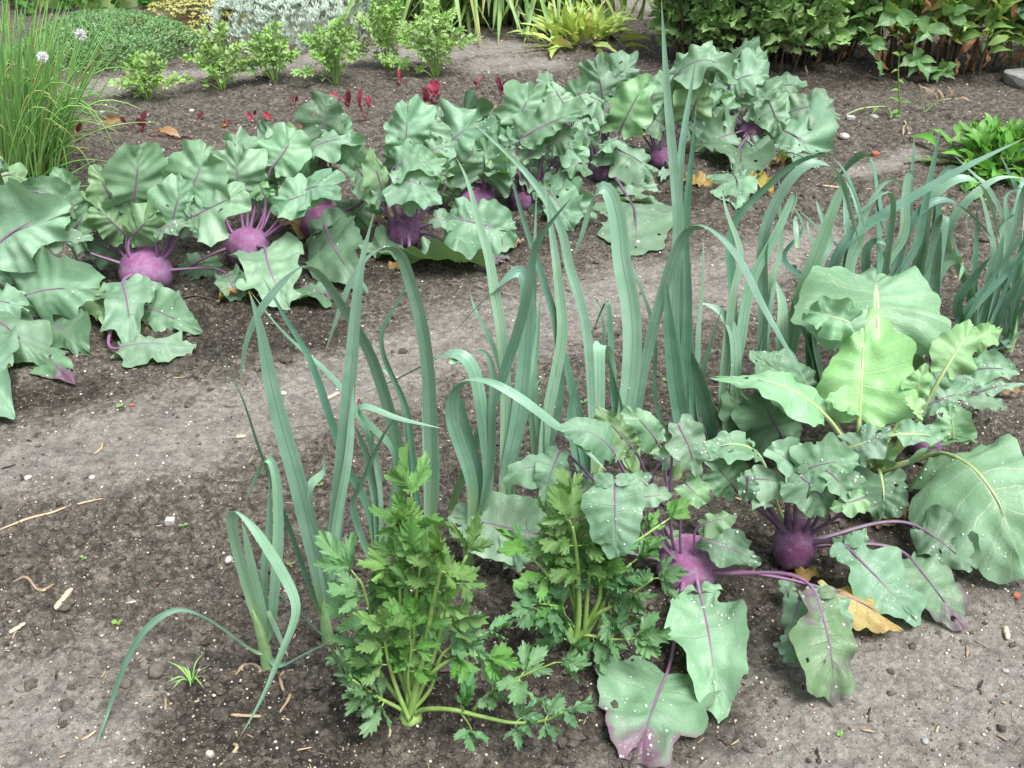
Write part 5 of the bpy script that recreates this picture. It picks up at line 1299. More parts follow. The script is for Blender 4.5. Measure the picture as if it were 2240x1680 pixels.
def island_leaf(name, c1, c2, vein, tf=.3, trans=None, rough=.45, v=.3, yellow=None):
    """leaf material for foliage meshes: every leaf its own tone"""
    T = NT(name); uv = T.co('UV'); sp = T.n('ShaderNodeSeparateXYZ'); T.put(sp.inputs[0], uv)
    a = T.math('MULTIPLY', T.math('ABSOLUTE', T.math('SUBTRACT', sp.outputs[0], .5)), 2.)
    r = T.geo('Random Per Island'); r2 = T.math('FRACT', T.math('MULTIPLY', r, 13.7))
    c = T.mix(r2, c1, c2)
    if yellow: c = T.mix(T.math('GREATER_THAN', r, yellow[1]), c, yellow[0])
    h = T.n('ShaderNodeHueSaturation'); T.put(h.inputs['Color'], c)
    T.put(h.inputs['Value'], T.math('ADD', 1 - v, T.math('MULTIPLY', T.math('FRACT', T.math('MULTIPLY', r, 5.3)), 2 * v)))
    c = T.mix(T.math('MULTIPLY', T.rng(a, .03, .14, 1., 0.), .6), h.outputs[0], vein)
    p = T.bsdf(c, rough, .45)
    tr = T.n('ShaderNodeBsdfTranslucent'); T.put(tr.inputs[0], trans or tuple(min(1, x * 1.5) for x in c2))
    mx = T.n('ShaderNodeMixShader'); mx.inputs[0].default_value = tf
    T.put(mx.inputs[1], p); T.put(mx.inputs[2], tr.outputs[0])
    return T.out(mx.outputs[0])
M['twig'] = plain('brown_stem', (.11, .085, .06), (.18, .14, .10), 60, .8, .2)
M['gstem'] = plain('green_stem', (.14, .24, .06), (.20, .30, .09), 60, .5)

# chives -----------------------------------------------------------
def chives():
    P = gp(5, 405); base = np.array([P[0], P[1], 0.]); root = thing('chive_clump', base, 'tall clump of tubular green chives with two white flower heads, at the left edge', 'chives')
    A = Acc(); rr = np.random.default_rng(5)
    def blade_(q0, q1, q2, r, m, n=9):
        t = np.linspace(0, 1, n + 1)[:, None]
        C = (1 - t) ** 2 * q0 + 2 * t * (1 - t) * q1 + t * t * q2; C[:, 2] = np.maximum(C[:, 2], .005)
        A.add(*tube(C, r * np.interp(np.linspace(0, 1, n + 1), [0, .1, .7, 1], [.7, 1, .8, .15]), 5), m)
    for i in range(480):
        a = rr.random() * 6.283; q = rr.random() ** .6; rad = .20 * q
        p0 = base + [math.cos(a) * rad, math.sin(a) * rad * .8, 0]
        h = rr.uniform(.34, .62) * (1.05 - .15 * q); lean = (.05 + .22 * q * rr.random() + .10 * rr.random()) 
        b = a + rr.normal() * .5
        d = np.array([math.cos(b) + .02, math.sin(b) * .8, 0])
        droop = rr.random() < .2
        p2 = p0 + d * lean * (1.15 if droop else 1) + [0, 0, h * (.55 if droop else 1)]
        p1 = p0 + d * lean * .35 + [0, 0, h * (.85 if droop else .62)]
        m = 1 if rr.random() < .10 else (2 if rr.random() < .45 else 0)
        blade_(p0, p1, p2, rr.uniform(.0020, .0036), m)
    for (x0, y0, x1, y1, x2, y2, m) in [(60, 390, 200, 250, 352, 270, 0), (70, 380, 140, 60, 262, 345, 0), (50, 400, 165, 90, 232, 320, 2), (80, 400, 150, 120, 186, 150, 0), (60, 410, 150, 330, 240, 355, 0), (80, 420, 160, 380, 215, 345, 2), (40, 400, 180, 240, 215, 100, 2),
            (90, 400, 130, 200, 150, 395, 0), (70, 410, 120, 300, 200, 280, 2), (50, 420, 160, 410, 205, 405, 2), (70, 390, 150, 180, 240, 92, 1), (60, 400, 140, 280, 205, 295, 1), (90, 410, 150, 250, 200, 370, 0), (30, 410, 110, 250, 175, 190, 0), (60, 400, 120, 220, 212, 205, 2), (80, 400, 180, 300, 195, 330, 1)]:
        blade_(at(x0, y0, base[1] - .02), at(x1, y1, base[1] - .05), at(x2, y2, base[1] - .1), .0032, m, 14)
    A.build('foliage', [M['chive'], M['chivey'], M['chived']], root, base)
    for (fx, fy, sx, sy) in [(177, 77, 100, 350), (94, 126, 84, 360)]:
        c_ = at(fx, fy, base[1] - .12); s0 = at(sx, sy, base[1] - .08)
        B = Acc(); B.add(*tube(crom(np.array([s0, s0 * .5 + c_ * .5 + [.01, 0, .02], c_]), 12), .0022, 6)); st = B.build('flower_stalk', M['chive'], root, base)
        B = Acc(); d = rnd3(150, .25); L = .0135 * (.8 + .4 * rng.random(150))
        place(B, tmpl('lance', .34, 3, 4, 2, 0, .05), c_ + d * .004, d, rnd3(150), L); B.build('flower_head', M['whitefl'], st, base)
M['chive'] = plain('chive_green', (.23, .47, .12), (.32, .56, .18), 20, .4, .5, .1, .15, (.25, .42, .06))
M['chived'] = plain('chive_light_green', (.26, .52, .17), (.19, .44, .12), 20, .4, .5, .1, .15, (.25, .42, .06))
M['chivey'] = plain('chive_straw_yellow', (.45, .40, .14), (.36, .38, .12), 20, .5, .4)
M['whitefl'] = plain('white_petals', (.85, .84, .86), (.9, .9, .9), 40, .6, .3, .1, .3, (.7, .7, .7))
chives()

# low mounds --------------------------------------------------------
def mound_pts(n, base, rx, ry, h, seed, skirt=.0, zf=0.):
    rr = np.random.default_rng(seed)
    a = rr.random(n) * 6.283; q = np.sqrt(rr.random(n))
    edge = 1 + .18 * (vn(np.cos(a) * 2 + 5, np.sin(a) * 2 + 5, seed) - .5) * 2
    x = np.cos(a) * q * edge; y = np.sin(a) * q * edge
    z = h * (1 - q ** 2.6) ** .6 * (.72 + .6 * fbm(x * 2.6 + 9, y * 2.6 + 9, seed + 1, 3))
    z = np.maximum(z, .004)
    nn = np.stack([x * 1.6 * q, y * 1.6 * q, np.full(n, .75)], 1)
    return np.stack([base[0] + x * rx, base[1] + y * ry, z + zf], 1), nn, q
def core(acc, base, rx, ry, h, seed, m):
    nt, nu = 14, 28
    q = np.linspace(0, 1, nt + 1)[:, None]; a = np.linspace(0, 6.283, nu + 1)[None, :]
    x = q * np.cos(a); y = q * np.sin(a)
    z = h * .72 * (1 - q ** 2.6).clip(0) ** .6 * (.8 + .4 * fbm(x * 2.6 + 9, y * 2.6 + 9, seed + 1, 3)) + 0 * a
    V = np.stack([base[0] + x * rx * .8, base[1] + y * ry * .8, z], -1).reshape(-1, 3)
    acc.add(V, sgrid(nt, nu)[:, ::-1], None, m)
def groundpt(px, py):
    P = gp(px, py); return np.array([P[0], P[1], 0.])
# creeping thyme
b = groundpt(235, 116); root = thing('thyme_mound', b, 'low cushion of tiny grey-green thyme leaves behind the chives', 'thyme')
A = Acc(); P, N, q = mound_pts(13000, b, .42, .36, .15, 11)
ax = N * .6 + rnd3(len(P), .25)
place(A, tmpl('o', .55, 1, 2, 2, 0, .06), P - N * .006, ax, N + rnd3(len(P)) * .5, .011 + .008 * rng.random(len(P)))
A.build('foliage', island_leaf('thyme_leaf', (.15, .31, .12), (.24, .41, .18), (.26, .37, .18), .2, v=.4), root, b)
A = Acc(); core(A, b, .42, .36, .14, 11, 0); A.build('woody_stems', plain('thyme_twig_mass', (.05, .085, .035), (.08, .10, .045), 90, .9, .1, 1.), root, b)
# yellow stonecrop
b = groundpt(448, 66); root = thing('stonecrop_mound', b, 'yellow-green stonecrop cushion tinged orange, left of the silver mound', 'stonecrop')
P, N, q = mound_pts(520, b, .30, .40, .13, 12); A = Acc(); t_ = tmpl('spat', .5, 2, 3, 2, 0, .1, .2)
for k in range(9):
    a = 6.283 * k / 9 + rng.random(len(P)); d = np.stack([np.cos(a), np.sin(a), .5 + .4 * rng.random(len(P))], 1)
    place(A, t_, P + N * .004, d + N * .5, N + d * -.4 + [0, 0, .5], .018 + .010 * rng.random(len(P)))
A.build('foliage', island_leaf('stonecrop_leaf', (.38, .44, .14), (.52, .51, .19), (.45, .45, .2), .15, v=.3, yellow=((.44, .27, .12), .88)), root, b)
A = Acc(); core(A, b, .30, .40, .11, 12, 0); A.build('stems', plain('stonecrop_stem_mass', (.06, .05, .03), (.10, .06, .035), 70, .9, .1, 1.), root, b)
# silver mound
b = groundpt(645, 58); root = thing('silver_mound', b, 'spreading silvery white-leaved mound behind the parsley', 'silver plant')
P, N, q = mound_pts(1500, b, .46, .52, .20, 13); A = Acc(); t_ = tmpl('lance', .22, 2, 3, 2, 0, .05, .15)
for k in range(9):
    a = 6.283 * k / 9 + rng.random(len(P)) * .7; d = np.stack([np.cos(a), np.sin(a), .3 + .9 * rng.random(len(P))], 1)
    place(A, t_, P, d * .8 + N * .7, N + rnd3(len(P)) * .3, .026 + .016 * rng.random(len(P)))
A.build('foliage', island_leaf('silver_leaf', (.42, .53, .44), (.60, .69, .61), (.6, .66, .6), .12, v=.25, rough=.7), root, b)
A = Acc(); core(A, b, .46, .52, .17, 13, 0); A.build('stems', plain('silver_stem_mass', (.12, .15, .11), (.18, .20, .15), 70, .9, .1, 1.), root, b)
# leafy herb at the top left
b = groundpt(235, -5); root = thing('leafy_herb', b, 'dense deep green leafy herb cut by the top edge, above the thyme cushion', 'herb')
A = Acc(); P, N, q = mound_pts(900, b, .52, .40, .28, 14)
place(A, tmpl('m', .9, 4, 8, 6, .1, .03, .15, .12), P, N + rnd3(len(P), .1), N + rnd3(len(P)) * .6, .05 + .04 * rng.random(len(P)))
A.build('foliage', island_leaf('herb_leaf', (.10, .27, .06), (.17, .36, .09), (.16, .3, .09), .3, v=.35), root, b)
A = Acc(); core(A, b, .5, .38, .22, 14, 0); A.build('stems', M['gstem'], root, b)

# daylily -----------------------------------------------------------
def straplike(label, name, cat, px, py, n, rx, L, wid, seed, mat, h=.4, spread=1.):
    b = groundpt(px, py); root = thing(name, b, label, cat); rr = np.random.default_rng(seed); A = Acc()
    for i in range(n):
        a = rr.random() * 6.283; q = rr.random()
        p0 = b + [rr.normal() * rx * .5, rr.normal() * .08, 0]
        l = L * rr.uniform(.6, 1.1); d = np.array([math.cos(a), math.sin(a), 0])
        out = l * (.3 + .55 * q) * spread; hh = h * rr.uniform(.6, 1.1) * (1 - .3 * q)
        pts = np.array([p0, p0 + d * out * .15 + [0, 0, hh * .6], p0 + d * out * .5 + [0, 0, hh], p0 + d * out * .85 + [0, 0, hh * (.85 - .5 * q)], p0 + d * out * 1.08 + [0, 0, max(.01, hh * (.6 - .75 * q))]])
        s0 = nrm(np.array([-d[1], d[0], 0]) + rr.normal(size=3) * .15)
        v, f, u, _ = strap(pts, wid * rr.uniform(.7, 1.2), seed * 300 + i, .5, rr.normal() * 15, rr.normal() * 25, .2, 12, 2, .8, s0=s0)
        A.add(v, f, u, 1 if rr.random() < .12 else 0)
    A.build('foliage', mat, root, b)
    return root, b
M['dayl'] = strapmat('daylily_leaf', (.17, .31, .08), (.25, .40, .12), (.2, .28, .1), (.4, .32, .12), (.25, .38, .06))
M['daylg'] = strapmat('daylily_leaf_yellowing', (.33, .33, .10), (.28, .32, .09), (.3, .3, .1), (.4, .3, .12), (.4, .4, .1))
for a_ in ((960, 22, 70, .18, .62, .022, 31), (1150, 30, 85, .22, .62, .024, 32)):
    pass
straplike('strappy daylily clump with long arching leaves, along the top edge left of the yellow-green rosette', 'daylily_clump', 'daylily', 1085, 47, 320, .60, .66, .026, 32, [M['dayl'], M['daylg']], .36)

# yellow-green rosette ----------------------------------------------
def rosette(label, name, cat, px, py, n, R0, L, ratio, seed, mat, h, shape='lance', off=1.):
    b = groundpt(px, py); root = thing(name, b, label, cat); rr = np.random.default_rng(seed)
    A = Acc(); ga = 2.39996
    for i in range(n):
        q = (i + .5) / n; a = i * ga + rr.normal() * .25
        d = np.array([math.cos(a), math.sin(a), 0]); el = R(80 - 82 * q ** .8 + rr.normal() * 10)
        l = L * (.55 + .5 * q) * rr.uniform(.75, 1.15)
        p0 = b + d * R0 * q * rr.uniform(.5, 1) * off + [rr.normal() * R0 * .3, rr.normal() * R0 * .3, .01 + h * (1 - q) * .4]
        tip = p0 + d * l * math.cos(el) + [0, 0, l * math.sin(el)]
        tip[2] = max(tip[2], .012)
        N0 = nrm(np.array([0, 0, 1.]) * math.cos(el) - d * math.sin(el) + rr.normal(size=3) * .2)
        v, f, u, _, _, _ = blade(p0, tip, l * ratio * rr.uniform(.8, 1.2), N0, rr.normal() * 18, rr.uniform(.06, .22), shape, 12, 6, seed * 400 + i, .04, .05, .06, .02, 12, .01, .75)
        A.add(v, f, u)
    A.build('foliage', mat, root, b); return root
rosette('bright yellow-green rosette of long tongue-shaped leaves on bare soil near the top edge', 'primula_rosette', 'rosette plant', 1268, 92, 120, .16, .20, .24, 41,
        island_leaf('yellow_green_tongue_leaf', (.38, .58, .13), (.52, .68, .22), (.55, .58, .3), .3, (.55, .6, .1), v=.18, yellow=((.52, .48, .18), .9)), .12)
rosette('fresh green low salad clump with spoon-shaped leaves, at the right edge behind the leeks', 'salad_clump', 'salad plant', 2195, 372, 210, .17, .12, .42, 42,
        island_leaf('salad_leaf', (.10, .31, .05), (.17, .40, .08), (.2, .40, .12), .28, (.2, .42, .05), v=.28), .19, 'spat')

# chrysanthemum bush -------------------------------------------------
def bush(label, name, cat, px, py, rx, ry, h, nst, nleaf, seed, tm, mat, size, low=.25, stemm='twig', lx=.0):
    b = groundpt(px, py); root = thing(name, b, label, cat); rr = np.random.default_rng(seed); A = Acc(); L = Acc(); ls = []
    pos = []; dirs = []
    for i in range(nst):
        a = rr.random() * 6.283; q = math.sqrt(rr.random())
        p0 = b + [math.cos(a) * q * rx * .75, math.sin(a) * q * ry * .7, -.01]
        p3 = b + [math.cos(a) * q * rx * 1.02 + rr.normal() * .03 + lx, math.sin(a) * q * ry * 1.05, h * rr.uniform(.75, 1.05) * (1 - .25 * q ** 3)]
        C = crom(np.array([p0, p0 * .6 + p3 * .4 + [0, 0, .02], p3]), 12)
        A.add(*tube(C, np.linspace(.005, .0018, 13), 5))
        k = nleaf // nst
        f = low + (1 - low) * rr.random(k) ** .8
        Pp = np.array([np.interp(f, np.linspace(0, 1, 13), C[:, j]) for j in range(3)]).T
        aa = rr.random(k) * 6.283
        out = np.stack([np.cos(aa) + .7 * math.cos(a) * q, np.sin(aa) + .7 * math.sin(a) * q, .35 + .5 * f - .3 * (f < .45)], 1)
        pos.append(Pp + out * .012); dirs.append(out)
    pos = np.concatenate(pos); dirs = np.concatenate(dirs)
    A.build('stems', M[stemm], root, b)
    g_ = rng.integers(0, len(tm), len(pos))
    for j, t_ in enumerate(tm):
        k = g_ == j
        N = np.tile([0, 0, 1.], (k.sum(), 1)) + rnd3(k.sum()) * .55 + (np.array([0, -.5, 0]))
        place(L, t_, pos[k], dirs[k] + rnd3(k.sum()) * .3, N, size * (.6 + .6 * rng.random(k.sum())))
    L.build('foliage', mat, root, b)
    return root, b
chl = [tmpl('c', .9, s, 13, 6, .09, .02, .18, .22, 5, .2, .72) for s in (5, 6, 7, 8)]
root, b = bush('broad bushy chrysanthemum with lobed leaves and dark woody stems, top right behind the kohlrabi', 'chrysanthemum_bush', 'bush', 1665, 128, .52, .34, .62, 150, 2900, 51, chl,
     island_leaf('chrysanthemum_leaf', (.28, .50, .17), (.40, .60, .26), (.2, .3, .13), .28, (.28, .42, .08), v=.3), .092, .2)
A = Acc()
for i in range(120):          # dead hanging leaves and bare stalk ends near the foot
    a = rng.random() * 6.283; q = math.sqrt(rng.random()); p = b + [math.cos(a) * q * .48, math.sin(a) * q * .33, .03 + .14 * rng.random()]
    v, f, u, _, _, _ = blade(p, p + [rng.normal() * .012, rng.normal() * .012, -.03 - .03 * rng.random()], .016, np.array([rng.normal(), -1, .2]), 0, .2, 'c', 6, 4, i, .2, .1, .2, .1)
    A.add(v, f, u)
A.build('withered_leaves', plain('withered_brown', (.09, .06, .04), (.16, .11, .07), 50, .8, .2, .3, island=.4), root, b)

# tall shrub with withered lower leaves ------------------------------
pel = [tmpl('o', .42, s, 8, 4, .06, .04, .22, .02, 7, .06, .7, 5) for s in (1, 2, 3)]
root, b = bush('shrub with pointed green and yellowing leaves above a skirt of withered brown ones', 'peony_shrub', 'shrub', 2045, 150, .36, .24, .75, 46, 900, 52, pel,
     island_leaf('pointed_leaf', (.22, .45, .13), (.38, .58, .17), (.3, .4, .15), .3, (.35, .48, .08), v=.28, yellow=((.44, .44, .12), .86)), .125, .22)
A = Acc(); brl = [tmpl('lance', .3, s, 8, 4, .22, .12, .3, .04, 7, .2) for s in (11, 12, 13)]
n = 170; a = rng.random(n) * 6.283; q = np.sqrt(rng.random(n)); P = b + np.stack([np.cos(a) * q * .36, np.sin(a) * q * .25, .05 + .50 * rng.random(n) ** 1.0], 1)
for j in range(3):
    k = slice(j, n, 3); m_ = len(P[k]); place(A, brl[j], P[k], rnd3(m_, -1.6), rnd3(m_), .05 + .06 * rng.random(m_))
A.build('withered_leaves', island_leaf('brown_withered_leaf', (.17, .085, .04), (.32, .18, .08), (.1, .06, .03), .25, (.3, .14, .05), v=.4, rough=.8), root, b)
A = Acc()                       # big compound leaves hanging at the front
for (jx, jy, lv) in [(2012, 128, [(1962, 150), (1985, 172), (2030, 182), (2050, 138), (2000, 92)]), (2062, 150, [(2020, 165), (2050, 186), (2090, 175), (2100, 140), (2060, 125)]), (1905, 90, [(1870, 60), (1915, 130), (1945, 110), (1880, 100)]), (1930, 160, [(1912, 135), (1922, 168)]),
                     (2030, 62, [(2000, 100), (2085, 82), (2040, 95), (1990, 40)]), (1960, 30, [(1910, 62), (1990, 75), (2020, 40), (1940, -10)]), (2080, 30, [(2120, 60), (2060, 0), (2135, 20)])]:
    jp = at(jx, jy, b[1] - .2)
    for (tx, ty) in lv:
        tp = at(tx, ty, b[1] - .24); v, f, u, _, _, _ = blade(jp, tp, np.linalg.norm(tp - jp) * .62, facing(jp, .35) + rng.normal(size=3) * .25, 0, .12, 'o', 14, 8, int(tx + ty), .03, .0, .04, .01, 12, .008, .7, 0)
        A.add(v, f, u)
A.build('large_leaves', island_leaf('large_compound_leaf', (.12, .26, .10), (.17, .33, .13), (.2, .32, .14), .28, (.22, .38, .06), v=.2), root, b)
# plant at the right edge
root, b = bush('dark blue-green leafy plant cut by the right edge at the top corner', 'dark_leafy_plant', 'shrub', 2300, 150, .26, .22, .72, 22, 190, 53, [tmpl('o', .5, s, 9, 5, .05, .03, .2, .02, 7, .05, .7, 0) for s in (21, 22)],
     island_leaf('dark_pointed_leaf', (.08, .19, .09), (.12, .25, .12), (.14, .24, .13), .2, (.14, .28, .06), v=.25), .19, .25, 'gstem', -.05)

# lawn seen between the shrubs
def turf():
    n = 9000; x = 2.2 + 3.5 * rng.random(n) - .6; y = 5.3 + 2.4 * rng.random(n); k = x > (y * .36)
    x, y = x[k], y[k]; n = len(x); P = np.stack([x, y, np.zeros(n)], 1); A = Acc()
    place(A, tmpl('lance', .08, 1, 4, 2, 0, .05, .25), P, rnd3(n, 1.6), rnd3(n), .05 + .06 * rng.random(n))
    tag(A.build('grass', island_leaf('lawn_blade', (.16, .33, .05), (.24, .42, .09), (.25, .42, .1), .3, v=.3)), 'bright lawn grass behind the shrubs', 'grass', None, 'stuff')
turf()

# kerb stone at the right
def rock(name, label, cat, P, sx, sy, sz, mat, seed, rot=0., tmp=ICO2, box=.0, group=None, sink=.2):
    v, f = tmp; rr = np.random.default_rng(seed)
    d = v.copy()
    if box: d = np.sign(d) * np.abs(d) ** (1 - box); d /= np.abs(d).max(1)[:, None] ** box
    d = d * (1 + .12 * (rr.random((len(d), 1)) - .5))
    d = d * [sx, sy, sz]; cr, sr_ = math.cos(rot), math.sin(rot)
    d = np.stack([d[:, 0] * cr - d[:, 1] * sr_, d[:, 0] * sr_ + d[:, 1] * cr, d[:, 2]], 1)
    base = np.array([P[0], P[1], float(gz(P[0], P[1]))])
    A = Acc(); A.add(d + base + [0, 0, sz * (1 - 2 * sink)], f)
    o = A.build(name, mat, None, base, smooth=not box); tag(o, label, cat, group); return o
M['stone'] = plain('weathered_stone', (.30, .30, .29), (.20, .21, .20), 30, .85, .2, .6)
ks = rock('edging_stone', 'grey weathered edging stone under the shrub at the right edge', 'stone', groundpt(2285, 192), .12, .13, .03, M['stone'], 3, .3, ICO2, .75)

# ------------------------------------------------------------------ small things lying on the soil
def pm(px): return pxm(gp(px, 1000))
M['wpeb'] = plain('white_pebble', (.50, .49, .47), (.38, .36, .34), 90, .5, .4, .3)
M['gpeb'] = plain('grey_pebble', (.34, .35, .35), (.25, .25, .25), 90, .6, .4, .3)
M['rpeb'] = plain('red_brick_chip', (.36, .13, .08), (.28, .11, .07), 90, .8, .2, .4)
M['clod'] = plain('dry_clod', (.13, .115, .10), (.19, .165, .14), 110, .9, .15, .8)
M['woodc'] = plain('pale_wood_chip', (.58, .50, .38), (.48, .39, .27), 70, .7, .3)
for i, (px, py, r_, fl, ma, lb, bx_) in enumerate([
    (375, 1152, 10, .7, 'wpeb', 'square white stone chip left of the leeks', .7), (502, 1233, 11, .75, 'wpeb', 'round white stone with a rusty spot, close to the front leek', 0),
    (459, 1651, 9, .8, 'wpeb', 'small white pebble at the bottom edge', .4), (63, 1051, 9, .6, 'wpeb', 'oval pale pebble on the trodden soil at the left', 0), (202, 1050, 9, .5, 'wpeb', 'flat pale pebble on the trodden soil, right of the oval one', 0),
    (1699, 1416, 10, .6, 'gpeb', 'grey shell-like pebble between the two front kohlrabi', 0), (2022, 1627, 10, .5, 'gpeb', 'flat grey pebble at the bottom right on dry soil', 0), (2200, 1468, 9, .5, 'gpeb', 'grey pebble on dry soil by the right edge', 0),
    (2224, 1303, 9, .6, 'rpeb', 'red brick chip at the right edge under the big cabbage leaf', .5), (1846, 302, 13, .6, 'wpeb', 'pale oval stone right of the back kohlrabi row', 0), (1914, 340, 9, .7, 'rpeb', 'orange-red brick chip on the open soil behind the leeks', .4),
    (1912, 257, 12, .4, 'gpeb', 'flat grey stone at the foot of the upright weed', 0), (1860, 262, 9, .5, 'wpeb', 'whitish splinter stone by the fallen weed', .5), (346, 1476, 22, .8, 'clod', 'large rounded grey clod of earth in front of the grass tuft', 0),
    (275, 1500, 16, .8, 'clod', 'lumpy grey clod of earth left of the round one', 0), (290, 892, 6, .7, 'rpeb', 'reddish pebble beside a tiny sprout on the left strip', 0), (640, 1072, 8, .5, 'wpeb', 'pale pebble behind the second leek', 0),
    (225, 250, 6, .7, 'wpeb', 'white chip among the beet seedlings', .4), (420, 246, 6, .6, 'wpeb', 'white chip near the single-leaf beet', .4), (620, 860, 9, .5, 'wpeb', 'cream pebble on the path left of the leeks', 0), (1395, 535, 7, .6, 'wpeb', 'small whitish stone behind the leek arches', 0)]):
    P = gp(px, py); s = pxm(P); rock('pebble' if ma != 'clod' else 'earth_clod', lb, 'pebble' if ma != 'clod' else 'clod', P, r_ * s, r_ * s * .8, r_ * s * fl, M[ma], 60 + i, i * 1.3, ICO2, bx_, None)
def stick(name, label, cat, pts, w, mat, flat=1.):
    Q = []
    for p in pts:
        g_ = gp(*p); Q.append([g_[0], g_[1], float(gz(g_[0], g_[1])) + w * .35])
    Q = np.array(Q); base = Q[0].copy(); rr = np.random.default_rng(int(pts[0][0]))
    C = crom(Q, 14); C += rr.normal(size=C.shape) * w * .03
    A = Acc(); A.add(*tube(C, w / 2 * np.interp(np.linspace(0, 1, 15), [0, .1, .8, 1], [.7, 1, .9, .5]) * (1 + .05 * rr.normal(size=15)), 6))
    return tag(A.build(name, mat, None, base), label, cat)
stick('wood_chip', 'pale wood splinter on dark soil at the left', 'stick', [K(7, 362, 640), K(7, 478, 545)], .013, M['woodc'])
stick('twig', 'short brown twig near the left edge beside a flat stone', 'stick', [K(7, 60, 780), K(7, 168, 722)], .008, M['woodc'])
stick('wood_chip', 'thin whitish splinter above the arching leek leaf', 'stick', [K(7, 770, 612), K(7, 880, 592)], .006, M['wpeb'])
stick('root_fibre', 'long pale bent root fibre on the left strip', 'root', [K(7, 0, 118), K(7, 190, 70), K(7, 330, 10), K(4, 430, 1640), K(4, 560, 1600), K(4, 660, 1572)], .005, M['straw'])
stick('twig', 'long thin grey twig in front of the front leek', 'stick', [K(7, 1490, 1310), K(7, 1660, 1345), K(7, 1870, 1360)], .005, M['straw'])
stick('dry_stalk', 'brown dry stalk between the two celery plants', 'stick', [K(8, 1050, 355), K(8, 1160, 450), K(8, 1240, 555)], .008, M['root'])
stick('root_fibre', 'curled brown rootlet right of the front leek', 'root', [K(7, 1900, 1060), K(7, 1820, 1090), K(7, 1830, 1170), K(7, 1880, 1240), K(7, 1810, 1340)], .006, M['root'])
stick('root_fibre', 'pale curly rootlet at the bottom edge', 'root', [K(7, 1510, 1500), K(7, 1535, 1560), K(7, 1470, 1610), K(7, 1420, 1650)], .006, M['straw'])
stick('root_fibre', 'brown rootlet at the foot of the front leek', 'root', [K(7, 1700, 1040), K(7, 1640, 1000), K(7, 1580, 1050), K(7, 1530, 1110)], .006, M['root'])
stick('root_fibre', 'tangled brown root at the left edge of the dark soil', 'root', [K(7, 70, 450), K(7, 180, 460), K(7, 240, 500), K(7, 300, 490), K(7, 345, 465)], .006, M['root'])
stick('straw', 'straight straw behind the leek arches, right half', 'straw', [K(3, 870, 1200), K(3, 1050, 1215), K(3, 1225, 1225)], .008, M['straw'])
stick('straw', 'bent straw on the trodden left strip', 'straw', [K(4, 665, 1220), K(4, 655, 1260), K(4, 612, 1300)], .005, M['straw'])
stick('wood_chip', 'flat pale chip of wood on the path left of the leeks', 'stick', [K(4, 1525, 1192), K(4, 1590, 1182)], .009, M['woodc'])
stick('wood_chip', 'pale splinter on the path beside the second leek', 'stick', [K(4, 2105, 922), K(4, 2190, 893)], .010, M['woodc'])
stick('wood_chip', 'cream splinter on dry soil at the right edge', 'stick', [K(9, 2090, 757), K(9, 2105, 825)], .010, M['woodc'])
stick('dry_stalk', 'dry brown stalk end beneath the big cabbage leaf', 'stick', [K(6, 1760, 1470), K(6, 1690, 1530), K(6, 1620, 1590)], .007, M['straw'])
stick('twig', 'thin brown twig under the tall kohlrabi leaf', 'stick', [K(4, 1060, 320), K(4, 1250, 310), K(4, 1390, 295)], .006, M['bark'])

def deadleaf(label, pts, w, m, seed, arch=.15, ruf=.16, sh='k', fz=.7, name='withered_leaf'):
    B = gp(*pts[0], .012); T = gp(*pts[1], .014); base = np.array([B[0], B[1], 0.])
    v, f, u, Cc, Nn, N = blade(B, T, w * pxm(B), facing(B, fz), 0, arch, sh, 22, 14, seed, ruf, .06, .16, .04)
    A = Acc(); A.add(v, f, u); o = A.build(name, M[m], None, base); tag(o, label, 'dead leaf'); return o
deadleaf('crumpled brown leaf under the egg-shaped bulb', [(1735, 1262), (1800, 1262)], 34, 'br', 1, .2, .2)
deadleaf('curled brown dead leaf beneath the pale cabbage', [(1915, 1145), (1990, 1118)], 40, 'br', 2, .2, .22)
deadleaf('tan dry leaf at the right edge behind the cabbage', [(2180, 858), (2245, 862)], 22, 'br', 3, .2, .2)
deadleaf('tan papery leaf under the big round kohlrabi leaf', [(478, 655), (550, 645)], 24, 'br', 4, .2, .2)
deadleaf('small orange-brown curled leaf behind the high leek arch', [(842, 590), (890, 586)], 22, 'br', 5, .2, .2)
deadleaf('pale tan scrap of leaf at the end of the dewy ground leaf', [(1110, 545), (1148, 525)], 20, 'br', 6)
deadleaf('yellow-orange dead leaf under the rightmost back kohlrabi', [(1545, 408), (1492, 392)], 42, 'yel', 7, .1, .12)
deadleaf('yellow pointed leaf on the soil beside a dewy leaf, back right', [(1630, 395), (1694, 430)], 44, 'yel', 8, .1, .1)
deadleaf('rust-brown crumpled leaf beneath the rightmost back kohlrabi', [(1668, 362), (1715, 352)], 38, 'br', 9, .2, .22)
deadleaf('flat grey dead leaf on the soil behind the tall leek', [(1495, 440), (1590, 478)], 60, 'greyd', 10, .02, .04) if False else None
deadleaf('brownish yellow leaf half hidden behind the dark upright-stalked bulb', [(845, 470), (872, 482)], 30, 'yel', 11)
deadleaf('olive fading leaf lying left of the leek twist, below the back row', [(672, 625), (735, 655)], 50, 'p', 12, .06, .1)

